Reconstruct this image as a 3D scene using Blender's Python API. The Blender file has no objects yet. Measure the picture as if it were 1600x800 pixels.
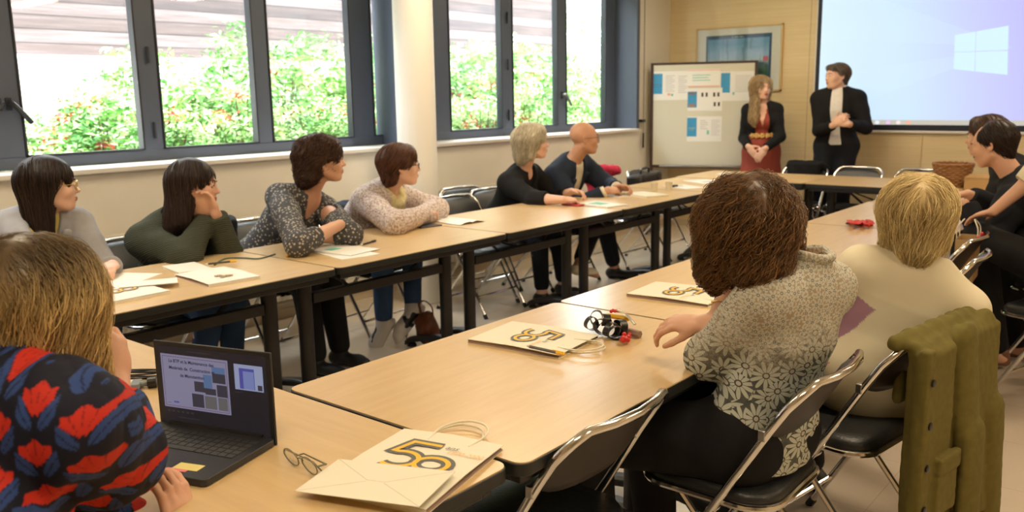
import bpy, bmesh, math, random
import numpy as np
from mathutils import Vector, Matrix, noise as mnoise

# ------------------------------------------------------------------ scene, camera, light
scene = bpy.context.scene
COL = scene.collection
PI = math.pi

def cam_axes(pitch, roll, yaw):
    cy, sy, cp, sp = math.cos(yaw), math.sin(yaw), math.cos(pitch), math.sin(pitch)
    fw = Vector((-sy*cp, cy*cp, -sp)); r = Vector((cy, sy, 0)); u = r.cross(fw)
    cr, sr = math.cos(roll), math.sin(roll)
    return cr*r + sr*u, -sr*r + cr*u, fw

FOC, CAM_H = 1351.2, 1.493
CR, CU, CF = cam_axes(.1826, -.0162, .6884)
cam_d = bpy.data.cameras.new('camera'); cam = bpy.data.objects.new('camera', cam_d); COL.objects.link(cam)
cam_d.sensor_width = 36; cam_d.lens = FOC/1600*36; cam_d.clip_start = .05; cam_d.clip_end = 100
m = Matrix((CR, CU, -CF)).transposed().to_4x4(); m.translation = (0, 0, CAM_H); cam.matrix_world = m
cam_d.dof.use_dof = True; cam_d.dof.focus_distance = 2.3; cam_d.dof.aperture_fstop = 4.5
scene.camera = cam

def ray(px, py): return CF + CR*((px-800)/FOC) - CU*((py-400)/FOC)
def W(px, py, X=None, Y=None, Z=None):
    """World point seen in the photo at px,py that lies at the given X, Y or Z."""
    d = ray(px, py)
    t = X/d.x if X is not None else (Y/d.y if Y is not None else (Z-CAM_H)/d.z)
    return Vector((0, 0, CAM_H)) + d*t

world = bpy.data.worlds.new('world'); scene.world = world; world.use_nodes = True
bg = world.node_tree.nodes['Background']; bg.inputs[0].default_value = (.93, .97, 1, 1); bg.inputs[1].default_value = 15.0
scene.view_settings.view_transform = 'Standard'; scene.view_settings.look = 'None'
scene.view_settings.gamma = 1; scene.view_settings.use_curve_mapping = False
scene.view_settings.exposure = 0.18
scene.cycles.use_denoising = True
scene.cycles.max_bounces = 7; scene.cycles.diffuse_bounces = 4; scene.cycles.glossy_bounces = 3
scene.cycles.transmission_bounces = 4; scene.cycles.transparent_max_bounces = 12
scene.cycles.sample_clamp_indirect = 6; scene.cycles.caustics_reflective = False; scene.cycles.caustics_refractive = False

def lamp(name, kind, loc, target, energy, color, size=None, portal=False, **kw):
    l = bpy.data.lights.new(name, kind); o = bpy.data.objects.new(name, l); COL.objects.link(o)
    o.location = loc; o.rotation_euler = (Vector(target)-Vector(loc)).to_track_quat('-Z', 'Y').to_euler()
    l.energy = energy; l.color = color
    if kind == 'AREA':
        l.shape = 'RECTANGLE'; l.size, l.size_y = size
        if portal: l.cycles.is_portal = True
    for k, v in kw.items(): setattr(l, k, v)
    return o
sun = lamp('sun', 'SUN', (-8, 4, 9), (-9.2, 5.2, 6.2), 5.0, (1, .95, .85)); sun.data.angle = .3
lamp('window_portal', 'AREA', (-5.33, 2.2, 1.95), (0, 2.2, 1.95), 1, (1, 1, 1), (4.9, 1.6), True)
lamp('window_portal', 'AREA', (-5.33, 6.5, 1.95), (0, 6.5, 1.95), 1, (1, 1, 1), (3.3, 1.6), True)
CEIL = 2.85
LAMPS = [(-3.4, 1.2), (-3.4, 4.2), (-3.4, 7.2), (-.6, .2), (-.6, 3.0), (-.6, 6.2), (1.6, 1.6), (1.6, 5)]
for x, y in LAMPS:
    lamp('ceiling_lamp_light', 'AREA', (x, y, CEIL-.085), (x, y, 0), 24, (1, .82, .58), (1.15, .28))

# ------------------------------------------------------------------ object helpers
def link(name, mesh, mats=None, parent=None, smooth=True):
    o = bpy.data.objects.new(name, mesh); COL.objects.link(o)
    if mats is not None:
        for mt in (mats if isinstance(mats, (list, tuple)) else [mats]): mesh.materials.append(mt)
    if parent is not None: o.parent = parent
    return o
def tag(o, label=None, cat=None, group=None, kind=None):
    if label: o['label'] = label
    if cat: o['category'] = cat
    if group: o['group'] = group
    if kind: o['kind'] = kind
    return o
def empty(name, loc=(0, 0, 0), rz=0, label=None, cat=None, group=None, kind=None):
    o = bpy.data.objects.new(name, None); COL.objects.link(o); o.location = loc; o.rotation_euler = (0, 0, rz)
    o.empty_display_size = .1
    return tag(o, label, cat, group, kind)
def children(o): return list(KIDS.get(o.name, [])) or [c for c in COL.objects if c.parent == o]
KIDS = {}
def copy_tree(o, parent=None):
    c = o.copy(); COL.objects.link(c)
    if parent is not None: c.parent = parent
    for ch in [x for x in o.children]: copy_tree(ch, c)
    return c

def orient(d):
    """rotation matrix whose z axis is d"""
    return Vector(d).to_track_quat('Z', 'Y').to_matrix()

class MB:
    """collects shapes of ONE mesh"""
    def __init__(s): s.v = []; s.f = []; s.m = []; s.mi = 0
    def add(s, vs, fs, M=None):
        b = len(s.v)
        s.v += [tuple(M @ Vector(p)) for p in vs] if M is not None else [tuple(p) for p in vs]
        s.f += [tuple(b+i for i in f) for f in fs]; s.m += [s.mi]*len(fs)
        return s
    def box(s, lo, hi, M=None):
        x0, y0, z0 = lo; x1, y1, z1 = hi
        return s.add([(x0,y0,z0),(x1,y0,z0),(x1,y1,z0),(x0,y1,z0),(x0,y0,z1),(x1,y0,z1),(x1,y1,z1),(x0,y1,z1)],
                     [(0,3,2,1),(4,5,6,7),(0,1,5,4),(1,2,6,5),(2,3,7,6),(3,0,4,7)], M)
    def prism(s, pts, z0, z1, M=None):
        n = len(pts)
        if sum(pts[i][0]*pts[(i+1) % n][1]-pts[(i+1) % n][0]*pts[i][1] for i in range(n)) < 0: pts = pts[::-1]
        return s.add([(x, y, z0) for x, y in pts]+[(x, y, z1) for x, y in pts],
                     [tuple(range(n-1, -1, -1)), tuple(range(n, 2*n))]+[(i, (i+1) % n, n+(i+1) % n, n+i) for i in range(n)], M)
    def rbox(s, cx, cy, w, d, r, z0, z1, n=5, M=None): return s.prism(rrect(cx, cy, w, d, r, n), z0, z1, M)
    def tube(s, pts, r, n=8, closed=False, M=None, flat=1.0, cap=True):
        pts = [Vector(p) for p in pts]; N = len(pts)
        rs = r if isinstance(r, (list, tuple)) else [r]*N
        vs = []; prev = None
        for i, p in enumerate(pts):
            a = pts[i-1] if i or closed else p; b = pts[(i+1) % N] if i < N-1 or closed else p
            t = (b-a).normalized()
            if prev is None:
                u = t.orthogonal().normalized() if abs(t.z) > .95 else t.cross(Vector((0, 0, 1))).normalized()
            else:
                u = (prev - t*prev.dot(t)).normalized()
            prev = u; w = t.cross(u)
            for k in range(n):
                an = 2*PI*k/n; vs.append(p + u*math.cos(an)*rs[i] + w*math.sin(an)*rs[i]*flat)
        fs = []
        for i in range(N if closed else N-1):
            j = (i+1) % N
            for k in range(n): fs.append((i*n+k, i*n+(k+1) % n, j*n+(k+1) % n, j*n+k))
        if not closed and cap:
            fs.append(tuple(range(n-1, -1, -1))); fs.append(tuple((N-1)*n+k for k in range(n)))
        return s.add(vs, fs, M)
    def lathe(s, prof, n=24, M=None, cap=True):
        vs = [(r*math.cos(2*PI*k/n), r*math.sin(2*PI*k/n), z) for r, z in prof for k in range(n)]
        fs = [(i*n+k, i*n+(k+1) % n, (i+1)*n+(k+1) % n, (i+1)*n+k) for i in range(len(prof)-1) for k in range(n)]
        if cap: fs.append(tuple(range(n-1, -1, -1))); fs.append(tuple((len(prof)-1)*n+k for k in range(n)))
        return s.add(vs, fs, M)
    def ball(s, c, r, n=10, sc=(1, 1, 1)):
        prof = [(max(1e-4, math.sin(PI*i/n)), -math.cos(PI*i/n)) for i in range(n+1)]
        return s.lathe(prof, n*2, Matrix.Translation(c) @ Matrix.Diagonal((r*sc[0], r*sc[1], r*sc[2], 1)))
    def mesh(s, name, smooth=False):
        me = bpy.data.meshes.new(name); me.from_pydata(s.v, [], s.f)
        me.polygons.foreach_set('material_index', s.m)
        if smooth: me.polygons.foreach_set('use_smooth', [True]*len(s.f))
        me.update(); return me
    def build(s, name, mats, parent=None, smooth=True, bevel=0, angle=40):
        me = s.mesh(name, smooth)
        if smooth: me.set_sharp_from_angle(angle=math.radians(angle))
        o = link(name, me, mats, parent)
        if bevel:
            b = o.modifiers.new('bevel', 'BEVEL'); b.width = bevel; b.segments = 2; b.limit_method = 'ANGLE'; b.angle_limit = math.radians(35)
        return o
def rrect(cx, cy, w, d, r, n=5):
    out = []
    for (sx, sy, a0) in ((1, 1, 0), (-1, 1, PI/2), (-1, -1, PI), (1, -1, 3*PI/2)):
        for k in range(n+1):
            a = a0+PI/2*k/n
            out.append((cx+sx*(w/2-r)+r*math.cos(a), cy+sy*(d/2-r)+r*math.sin(a)))
    return out
def spline(pts, n=8, closed=False):
    """Catmull-Rom through pts"""
    P = [Vector(p) for p in pts]; out = []; N = len(P)
    for i in range(N if closed else N-1):
        p0 = P[i-1] if (i or closed) else P[0]; p1 = P[i]; p2 = P[(i+1) % N]; p3 = P[(i+2) % N] if (i+2 < N or closed) else P[-1]
        for k in range(n):
            t = k/n
            out.append(.5*((2*p1)+(p2-p0)*t+(2*p0-5*p1+4*p2-p3)*t*t+(3*p1-p0-3*p2+p3)*t**3))
    if not closed: out.append(P[-1])
    return out

# ------------------------------------------------------------------ materials
class NT:
    def __init__(s, name):
        s.mat = bpy.data.materials.new(name); s.mat.use_nodes = True; s.t = s.mat.node_tree
        s.b = s.t.nodes['Principled BSDF']; s.out = s.t.nodes['Material Output']
    def n(s, kind, **kw):
        x = s.t.nodes.new(kind)
        for k, v in kw.items(): setattr(x, k, v)
        return x
    def put(s, sock, v):
        if hasattr(v, 'is_output') or isinstance(v, bpy.types.NodeSocket): s.t.links.new(v, sock)
        elif isinstance(v, (tuple, list)) and len(v) == 3 and sock.type == 'RGBA': sock.default_value = (*v, 1)
        else: sock.default_value = v
    def coord(s, scale=(1, 1, 1), rot=(0, 0, 0), loc=(0, 0, 0), kind='Object'):
        c = s.n('ShaderNodeTexCoord'); mp = s.n('ShaderNodeMapping'); s.t.links.new(c.outputs[kind], mp.inputs[0])
        mp.inputs['Scale'].default_value = scale; mp.inputs['Rotation'].default_value = rot; mp.inputs['Location'].default_value = loc
        return mp.outputs[0]
    def math(s, op, a, b=0., c=0., clamp=False):
        x = s.n('ShaderNodeMath', operation=op, use_clamp=clamp)
        for i, v in enumerate((a, b, c)): s.put(x.inputs[i], v)
        return x.outputs[0]
    def vmath(s, op, a, b=(0, 0, 0)):
        x = s.n('ShaderNodeVectorMath', operation=op); s.put(x.inputs[0], a); s.put(x.inputs[1], b)
        return x.outputs[0]
    def xyz(s, v):
        x = s.n('ShaderNodeSeparateXYZ'); s.put(x.inputs[0], v); return x.outputs
    def noise(s, vec, scale=5, detail=3, rough=.5, dist=0, out=0):
        x = s.n('ShaderNodeTexNoise'); s.put(x.inputs['Vector'], vec); x.inputs['Scale'].default_value = scale
        x.inputs['Detail'].default_value = detail; x.inputs['Roughness'].default_value = rough; x.inputs['Distortion'].default_value = dist
        return x.outputs[out]
    def voro(s, vec, scale=5, rnd=1, feature='F1', out='Distance', dim='3D'):
        x = s.n('ShaderNodeTexVoronoi', feature=feature, voronoi_dimensions=dim); s.put(x.inputs['Vector'], vec)
        x.inputs['Scale'].default_value = scale; x.inputs['Randomness'].default_value = rnd
        return x.outputs[out]
    def ramp(s, fac, stops, interp='LINEAR'):
        x = s.n('ShaderNodeValToRGB'); x.color_ramp.interpolation = interp; e = x.color_ramp.elements
        while len(e) < len(stops): e.new(.5)
        for i, (p, c) in enumerate(stops):
            e[i].position = p; e[i].color = (*c, 1) if len(c) == 3 else c
        s.put(x.inputs[0], fac); return x.outputs[0]
    def mix(s, fac, a, b, mode='MIX'):
        x = s.n('ShaderNodeMix', data_type='RGBA', blend_type=mode); s.put(x.inputs[0], fac); s.put(x.inputs[6], a); s.put(x.inputs[7], b)
        return x.outputs[2]
    def attr(s, name, out='Color'):
        x = s.n('ShaderNodeAttribute'); x.attribute_name = name; return x.outputs[out]
    def bump(s, h, strength=.3, dist=.01):
        x = s.n('ShaderNodeBump'); x.inputs['Strength'].default_value = strength; x.inputs['Distance'].default_value = dist
        s.put(x.inputs['Height'], h); s.t.links.new(x.outputs[0], s.b.inputs['Normal'])
    def set(s, **kw):
        for k, v in kw.items(): s.put(s.b.inputs[NAMES.get(k, k)], v)
        return s.mat
NAMES = dict(color='Base Color', rough='Roughness', metal='Metallic', spec='Specular IOR Level', alpha='Alpha', trans='Transmission Weight',
             coat='Coat Weight', coatr='Coat Roughness', sheen='Sheen Weight', sss='Subsurface Weight', emit='Emission Color', es='Emission Strength', ior='IOR')
def mat(name, color, rough=.5, metal=0, spec=.5, bump=None, var=0, vs=8, **kw):
    t = NT(name); c = color
    if var:
        c = t.mix(t.math('MULTIPLY', t.noise(t.coord(), vs, 4), 1), tuple(max(0, x*(1-var)) for x in color), tuple(min(1, x*(1+var)) for x in color))
    t.set(color=c, rough=rough, metal=metal, spec=spec, **kw)
    if bump: t.bump(t.noise(t.coord(), bump[0], 3), bump[1], .01)
    return t.mat

def wood_top():
    t = NT('beech_laminate'); co = t.coord((1.2, 14, 14))
    n = t.noise(co, 2.2, 6, .6, .6); g = t.noise(t.coord((6, 90, 90)), 2.5, 3, .6)
    c = t.ramp(n, [(.3, (.61, .425, .205)), (.7, (.70, .505, .26))])
    c = t.mix(t.math('MULTIPLY', g, .35), c, (.53, .36, .165))
    return t.set(color=c, rough=.30, spec=.75)
M = {}
M['wood'] = wood_top()
M['black_metal'] = mat('black_painted_metal', (.012, .011, .011), .42)
M['black_edge'] = mat('black_edge', (.010, .012, .011), .45)
M['chrome'] = mat('chrome', (.72, .71, .69), .14, 1)
M['vinyl'] = mat('black_vinyl', (.016, .018, .019), .38, bump=(140, .15))
M['back_panel'] = mat('brown_black_panel', (.022, .015, .011), .5)
M['rubber'] = mat('black_rubber', (.015, .015, .015), .7)
M['white_paint'] = mat('white_paint', (.74, .71, .66), .6, bump=(60, .03))
M['frame_grey'] = mat('anthracite_window_metal', (.085, .105, .150), .40)
M['frame_dark'] = mat('dark_window_metal', (.022, .026, .034), .4)
M['paper'] = mat('white_paper', (.80, .79, .74), .65)
M['cream_paper'] = mat('cream_paper', (.78, .74, .60), .6)
M['grey_print'] = mat('grey_print', (.12, .12, .115), .6)
M['yellow_print'] = mat('yellow_print', (.85, .50, .04), .6)
M['orange_print'] = mat('orange_print', (.85, .42, .10), .6)
M['brown_print'] = mat('matt_brown', (.32, .22, .17), .8)  # one even matt brown, for the bag gussets and the wooden stick
M['red_case'] = mat('red_case', (.45, .03, .03), .4)
M['black'] = mat('black_plastic', (.012, .012, .013), .4)
M['dark_grey'] = mat('dark_grey_plastic', (.05, .055, .06), .4)
M['steel'] = mat('brushed_metal', (.5, .5, .5), .3, 1)
M['gold'] = mat('gold', (.8, .55, .2), .25, 1)
def glass():
    t = NT('clear_glass'); t.b.inputs['Roughness'].default_value = 0
    tr = t.n('ShaderNodeBsdfTransparent'); gl = t.n('ShaderNodeBsdfGlossy'); mx = t.n('ShaderNodeMixShader'); f = t.n('ShaderNodeLayerWeight'); f.inputs[0].default_value = .5
    gl.inputs['Roughness'].default_value = .02
    tr.inputs[0].default_value = (.97, .985, .98, 1)
    t.t.links.new(t.math('ADD', t.math('MULTIPLY', t.math('POWER', f.outputs['Facing'], 4), .5), .04), mx.inputs[0]); t.t.links.new(tr.outputs[0], mx.inputs[1]); t.t.links.new(gl.outputs[0], mx.inputs[2])
    t.t.links.new(mx.outputs[0], t.out.inputs[0]); return t.mat
M['glass'] = glass()
# ------------------------------------------------------------------ the room
XW, YF, XR, YB = -4.95, 8.88, 2.8, -2.6
XG = -5.25                                        # plane of the window frames
def wall_mat():
    t = NT('cream_wall_paint'); n = t.noise(t.coord(), 3, 4)
    c = t.ramp(n, [(.3, (.76, .71, .60)), (.7, (.81, .76, .66))]); t.set(color=c, rough=.7); t.bump(t.noise(t.coord(), 120, 2), .05, .003); return t.mat
def veneer_mat():
    t = NT('pale_wood_veneer'); n = t.noise(t.coord((.6, 1, 26)), 2.2, 6, .65, .3); g = t.noise(t.coord((2, 1, 120)), 2, 3, .7)
    c = t.ramp(n, [(.3, (.70, .55, .30)), (.55, (.77, .62, .36)), (.75, (.83, .69, .43))])
    c = t.mix(t.math('MULTIPLY', g, .45), c, (.63, .48, .25))
    x = t.xyz(t.coord())[0]
    seam = t.math('LESS_THAN', t.math('ABSOLUTE', t.math('SUBTRACT', t.math('FRACT', t.math('DIVIDE', t.math('ADD', x, 2.135), 2.44)), .5)), .0009)
    c = t.mix(seam, c, (.30, .21, .11))
    return t.set(color=c, rough=.42)
def floor_mat():
    t = NT('beige_floor_tile'); co = t.coord()
    n = t.noise(co, 2.3, 5, .6); c = t.ramp(n, [(.3, (.68, .58, .47)), (.7, (.74, .64, .52))])
    x, y, z = t.xyz(co)
    def line(v, off): return t.math('LESS_THAN', t.math('ABSOLUTE', t.math('SUBTRACT', t.math('FRACT', t.math('DIVIDE', t.math('ADD', v, off), .5)), .5)), .004)
    g = t.math('MAXIMUM', line(x, .12), line(y, .2)); c = t.mix(t.math('MULTIPLY', g, .35), c, (.33, .25, .18))
    c = t.mix(t.math('MULTIPLY', t.noise(co, 160, 2), .25), c, (.36, .27, .19))
    return t.set(color=c, rough=.24, spec=.8, coat=.35, coatr=.18)
M['wall'] = wall_mat(); M['veneer'] = veneer_mat(); M['floor'] = floor_mat()
M['ceiling'] = mat('white_ceiling', (.80, .77, .70), .8)
M['warm_wall'] = mat('warm_wall_paint', (.60, .48, .32), .7)
def struct(mb, name, m, parent=None, **kw):
    o = mb.build(name, m, parent, **kw)
    if parent is None: o['kind'] = 'structure'
    return o
struct(MB().box((XW-.35, YB, -.08), (XR, YF+.1, 0)), 'floor', M['floor'], smooth=False)
struct(MB().box((XW-.35, YB, CEIL), (XR, YF+.1, CEIL+.1)), 'ceiling', M['ceiling'], smooth=False)
struct(MB().box((XR, YB, 0), (XR+.1, YF, CEIL)), 'wall_right', M['warm_wall'], smooth=False)
struct(MB().box((XW, YB-.1, 0), (XR, YB, CEIL)), 'wall_back', M['warm_wall'], smooth=False)
struct(MB().box((XW, YF, 0), (XR, YF+.1, CEIL)), 'wall_far', M['veneer'], smooth=False)
SILL = 1.13; HEAD = 2.72
WIN = [(-.35, 4.77), (4.98, 8.15)]
w = MB()
w.box((XW-.35, YB, 0), (XW, YF, SILL-.03)); w.box((XW-.35, YB, HEAD), (XW, YF, CEIL))
w.box((XW-.35, YB, SILL-.03), (XW, WIN[0][0], HEAD)); w.box((XW-.35, WIN[0][1], SILL-.03), (XW, WIN[1][0], HEAD)); w.box((XW-.35, WIN[1][1], SILL-.03), (XW, YF, HEAD))
struct(w, 'wall_left', M['wall'], smooth=False)
bb = MB().box((XW, YB, 0), (XW+.012, YF, .07)); struct(bb, 'baseboard_left', mat('beige_baseboard', (.60, .50, .36), .5), smooth=False, bevel=.003)
struct(MB().box((XW, YF-.012, 0), (XR, YF, .07)), 'baseboard_far', bpy.data.materials['beige_baseboard'], smooth=False)
s = MB()
for a, b in WIN: s.box((XG+.03, a, SILL-.03), (XW+.045, b if b > 5 else 4.77, SILL))
struct(s, 'trim_1', M['white_paint'], smooth=False, bevel=.006)['label'] = 'white window sill board'
# windows
def window(name, y0, y1, bars, handles, hinges, label):
    """bars: list of (ya, yb) glass intervals"""
    f = MB(); zb, zt = SILL, HEAD; gb = SILL+.07
    f.box((XG-.035, y0, zb), (XG+.035, y1, gb)); f.box((XG-.035, y0, zt-.08), (XG+.035, y1, zt))
    edges = [y0]+[v for ab in bars for v in ab]+[y1]
    for i in range(0, len(edges), 2): f.box((XG-.035, edges[i], gb), (XG+.035, edges[i+1], zt-.08))
    wdw = struct(f, name, M['frame_grey'], smooth=False, bevel=.004); wdw['label'] = label
    for a, b in bars:
        p = MB().box((XG-.006, a-.005, gb-.005), (XG+.006, b+.005, zt-.075)).build('pane', M['glass'], wdw, smooth=False)
        r = MB(); t = .018       # dark glazing gasket round the pane
        for q in ((a, gb, a+t*.6, zt-.08), (b-t*.6, gb, b, zt-.08)): r.box((XG-.02, q[0], q[1]), (XG+.042, q[2], q[3]))
        r.box((XG-.02, a, gb), (XG+.042, b, gb+t*.5)); r.build('gasket', M['frame_dark'], wdw, smooth=False)
    for y in hinges:
        for z in (1.32, 1.78, 2.2, 2.6):
            MB().tube([(XG+.05, y, z-.05), (XG+.05, y, z+.05)], .009, 8).build('hinge', M['frame_dark'], wdw)
    for y, sgn in handles:
        h = MB(); h.box((XG+.03, y-.016, 1.46), (XG+.048, y+.016, 1.53)); h.build('handle_plate', M['frame_dark'], wdw, bevel=.004)
        h = MB().tube(spline([(XG+.05, y, 1.50), (XG+.085, y, 1.50), (XG+.09, y+sgn*.035, 1.46), (XG+.09, y+sgn*.09, 1.39)], 6), .014, 8)
        h.build('handle', M['steel'] if y > 6 else M['frame_dark'], wdw)
    j = MB().box((XG+.03, y1-.004, SILL), (XW+.015, y1+.03, HEAD)); j.box((XG+.03, y0-.03, SILL), (XW+.015, y0+.004, HEAD))
    j.box((XW-.02, y1-.012, SILL-.012), (XW+.02, y1+.045, HEAD))
    j.build('reveal_panel', M['frame_grey'], wdw, smooth=False, bevel=.003)
    return wdw
gy = lambda px, py: W(px, py, X=XG).y
window('window_1', WIN[0][0], 4.74, [(-.25, .42), (.62, 1.28), (gy(-120, 120) if 0 else 1.42, gy(-2, 80)-.16 if 0 else 1.80), (gy(26, 150), gy(213, 130)), (gy(241.5, 110), gy(393, 110)), (gy(415, 110), gy(543.5, 110)), (gy(576, 110), gy(589, 110)+.02)],
       [(gy(10, 170), 1), (gy(-6, 170), -1)], [gy(227, 110)], 'grey metal window beside the round white column')
window('window_2', 4.98, 8.15, [(gy(697, 100), gy(779, 100)), (gy(796, 100), gy(866.5, 100)), (gy(880, 100), gy(942, 100))],
       [(gy(873.5, 155), 1)], [gy(787.5, 100)], 'grey metal window nearest the whiteboard')
# round column
cprof = [(.142, 0), (.142, CEIL)]
col = MB().lathe(cprof, 48, Matrix.Translation((-4.535, 4.45, 0))).build('column', mat('white_column_plaster', (.88, .86, .80), .55), smooth=True)
tag(col, 'round white column between the two windows', kind='structure')
# blind cord of the right window
c = empty('blind_cord', (XW+.05, 8.235, 1.2), 0, 'dark blind cord hanging beside the far window reveal', 'blind cord')
MB().tube([(0, 0, 1.5), (0, 0, -.12)], .004, 6).build('cord', M['black'], c)
MB().tube([(0, 0, -.28), (0, 0, -.12)], .010, 8).build('pull', M['black'], c)
MB().box((-.04, -.03, -.005), (.01, .03, .025)).build('bracket', M['black'], c, bevel=.003)
# radiators under the windows, a pipe along the wall
M['radiator'] = mat('cream_radiator_enamel', (.66, .61, .50), .35)
for (ya, yb, lab) in ((2.0, 3.9, 'cream panel radiator behind the woman in the green sweater'), (5.0, 6.2, 'cream panel radiator right of the round column')):
    r = empty('radiator', (XW+.09, ya, .15), 0, lab, 'radiator', 'panel radiators under the windows')
    b = MB(); L_ = yb-ya
    k = int(L_/.05)
    pts = []
    for i in range(k):
        y = i*L_/k
        pts += [(-.02, y), (-.02, y+.012), (-.008, y+.02), (-.008, y+L_/k-.012)]
    pts = [(-p[0], p[1]) for p in pts]
    prof = pts+[(-.02, L_), (-.02, 0)]
    b.prism(prof, 0, .58); b.build('front_panel', M['radiator'], r, smooth=False)
    MB().box((-.03, -.01, .575), (.03, L_+.01, .60)).build('top_grille', M['radiator'], r, smooth=False, bevel=.004)
    for yy in (.2, L_-.2): MB().box((-.085, yy, .1), (-.02, yy+.04, .5)).build('wall_bracket', M['radiator'], r)
p = MB().tube([(XW+.04, -.3, .12), (XW+.04, 8.6, .12)], .013, 8).tube([(XW+.04, -.3, .19), (XW+.04, 8.6, .19)], .010, 8)
for y in (.5, 1.5, 4.3, 6.6, 7.6, 8.5): p.box((XW+.003, y, .10), (XW+.03, y+.02, .21))
tag(p.build('heating_pipe', M['radiator']), 'thin cream heating pipes running along the window wall', 'pipe')
# ceiling fixtures that carry the lamps
ft = None
for i, (x, y) in enumerate(LAMPS):
    if ft is None:
        ft = empty('ceiling_lamp', (x, y, CEIL), 0, 'white ceiling lamp above the woman with round glasses', 'ceiling lamp', 'ceiling lamps')
        MB().box((-.62, -.19, -.05), (.62, .19, 0)).build('housing', M['ceiling'], ft, bevel=.006)
        MB().box((-.58, -.15, -.075), (.58, .15, -.051)).build('diffuser', mat('lamp_diffuser', (.9, .8, .6), .5, emit=(1, .8, .55), es=2), ft, bevel=.004)
    else:
        c = copy_tree(ft); c.location = (x, y, CEIL)
        c['label'] = 'white ceiling lamp '+('', 'above the middle of the window side tables', 'above the window side tables near the whiteboard', 'above the laptop end of the near tables', 'above the curly haired woman', 'above the far tables by the screen', 'over the floor behind the camera side chairs', 'over the right side of the room')[i]

# ------------------------------------------------------------------ outside the windows
M['leaf'] = None
def leaf_mat():
    t = NT('bright_green_leaves'); r = t.attr('tint')
    return t.set(color=r, rough=.5, spec=.3, sss=0)
M['leaf'] = leaf_mat(); M['stem'] = mat('brown_stem', (.10, .06, .035), .8)
M['soil'] = mat('garden_soil', (.16, .13, .08), .9, var=.3)
def planks():
    t = NT('weathered_planks'); x, y, z = t.xyz(t.coord())
    row = t.math('FLOOR', t.math('DIVIDE', z, .14)); fr = t.math('FRACT', t.math('DIVIDE', z, .14))
    cx = t.n('ShaderNodeCombineXYZ'); t.put(cx.inputs[0], row); t.put(cx.inputs[1], t.math('MULTIPLY', y, .55)); t.put(cx.inputs[2], t.math('MULTIPLY', z, 14.))
    n = t.noise(cx.outputs[0], 2.2, 6, .65); rw = t.n('ShaderNodeTexWhiteNoise', noise_dimensions='1D'); t.put(rw.inputs['W'], row)
    f = t.math('ADD', t.math('MULTIPLY', n, .7), t.math('MULTIPLY', rw.outputs[0], .3))
    c = t.ramp(f, [(.25, (.035, .027, .030)), (.5, (.085, .06, .058)), (.75, (.15, .12, .125))])
    c = t.mix(t.math('LESS_THAN', fr, .07), c, (.015, .011, .011))
    t.set(color=c, rough=.8); return t.mat
g = MB().box((-22, -8, .2), (XW-.36, 26, .55)); o = struct(g, 'garden_ground', M['soil'], smooth=False); o['label'] = 'planted ground outside the windows'
o = struct(MB().box((-9.6, -6, .55), (-9.3, 12.9, 1.98)), 'garden_retaining_wall', mat('pale_concrete', (.72, .71, .68), .8, var=.08), smooth=False); o['label'] = 'pale low concrete wall behind the shrubs'
o = struct(MB().box((-9.75, -6, 1.98), (-9.45, 12.9, 5.5)), 'plank_wall', planks(), smooth=False); o['label'] = 'wall of weathered horizontal planks outside'
rng = np.random.default_rng(7)
LEAVES = [(.17, .40, .12), (.34, .60, .20), (.50, .74, .30), (.66, .82, .48), (.10, .26, .08)]
def foliage(name, base, hgt, rad, n, label, cat, group, red=.04, size=.06, parent=None):
    t = empty(name, base, 0, label, cat, group)
    # nodes of leaf clusters on a bushy volume
    k = max(6, n//28)
    cen = rng.normal(size=(k, 3)); cen /= np.linalg.norm(cen, axis=1)[:, None]
    rr = rng.uniform(.55, 1, k)[:, None]; cen = cen*rr*np.array([rad, rad, hgt*.42])+np.array([0, 0, hgt*.58])
    cols = np.array(LEAVES)[rng.integers(0, 5, k)]
    isred = rng.random(k) < red; cols[isred] = (.50, .06, .04)
    cid = rng.integers(0, k, n); c = cen[cid] + rng.normal(size=(n, 3))*np.array([.10, .10, .045])*(rad/.5)
    c[:, :2] = np.clip(c[:, :2], -rad*.93, rad*.93); c[:, 2] = np.maximum(c[:, 2], .05)
    if base[0] > -9.2: c[:, 0] = np.maximum(c[:, 0], -9.22-base[0])
    d = rng.normal(size=(n, 3)); d[:, 2] *= .35; d /= np.linalg.norm(d, axis=1)[:, None]
    up = np.tile([0, 0, 1.], (n, 1))+rng.normal(size=(n, 3))*.45
    s_ = np.cross(d, up); s_ /= np.linalg.norm(s_, axis=1)[:, None]
    L_ = size*rng.uniform(.7, 1.5, n)[:, None]; Wd = L_*.17
    v = np.stack([c-d*L_/2, c-s_*Wd+d*0, c+d*L_/2-np.array([0, 0, .2])*L_, c+s_*Wd], 1).reshape(-1, 3)
    me = bpy.data.meshes.new('leaves'); me.vertices.add(4*n); me.vertices.foreach_set('co', v.ravel())
    me.loops.add(4*n); me.loops.foreach_set('vertex_index', np.arange(4*n)); me.polygons.add(n)
    me.polygons.foreach_set('loop_start', np.arange(n)*4); me.polygons.foreach_set('loop_total', np.full(n, 4))
    col = (cols[cid]*rng.uniform(.75, 1.25, n)[:, None]).repeat(4, 0); a = me.color_attributes.new('tint', 'FLOAT_COLOR', 'POINT')
    a.data.foreach_set('color', np.concatenate([col, np.ones((4*n, 1))], 1).ravel()); me.update()
    link('leaves', me, M['leaf'], t)
    st = MB()
    for i in range(min(k, 26)):
        c0 = cen[i]; b0 = (rng.normal()*.06, rng.normal()*.06, 0)
        st.tube(spline([b0, (c0[0]*.4, c0[1]*.4, c0[2]*.45), tuple(c0)], 4), [.012*(1-.08*j) for j in range(9)], 5)
    st.build('stems', M['stem'], t)
    return t
SH = 'leafy shrubs outside the windows'
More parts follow.
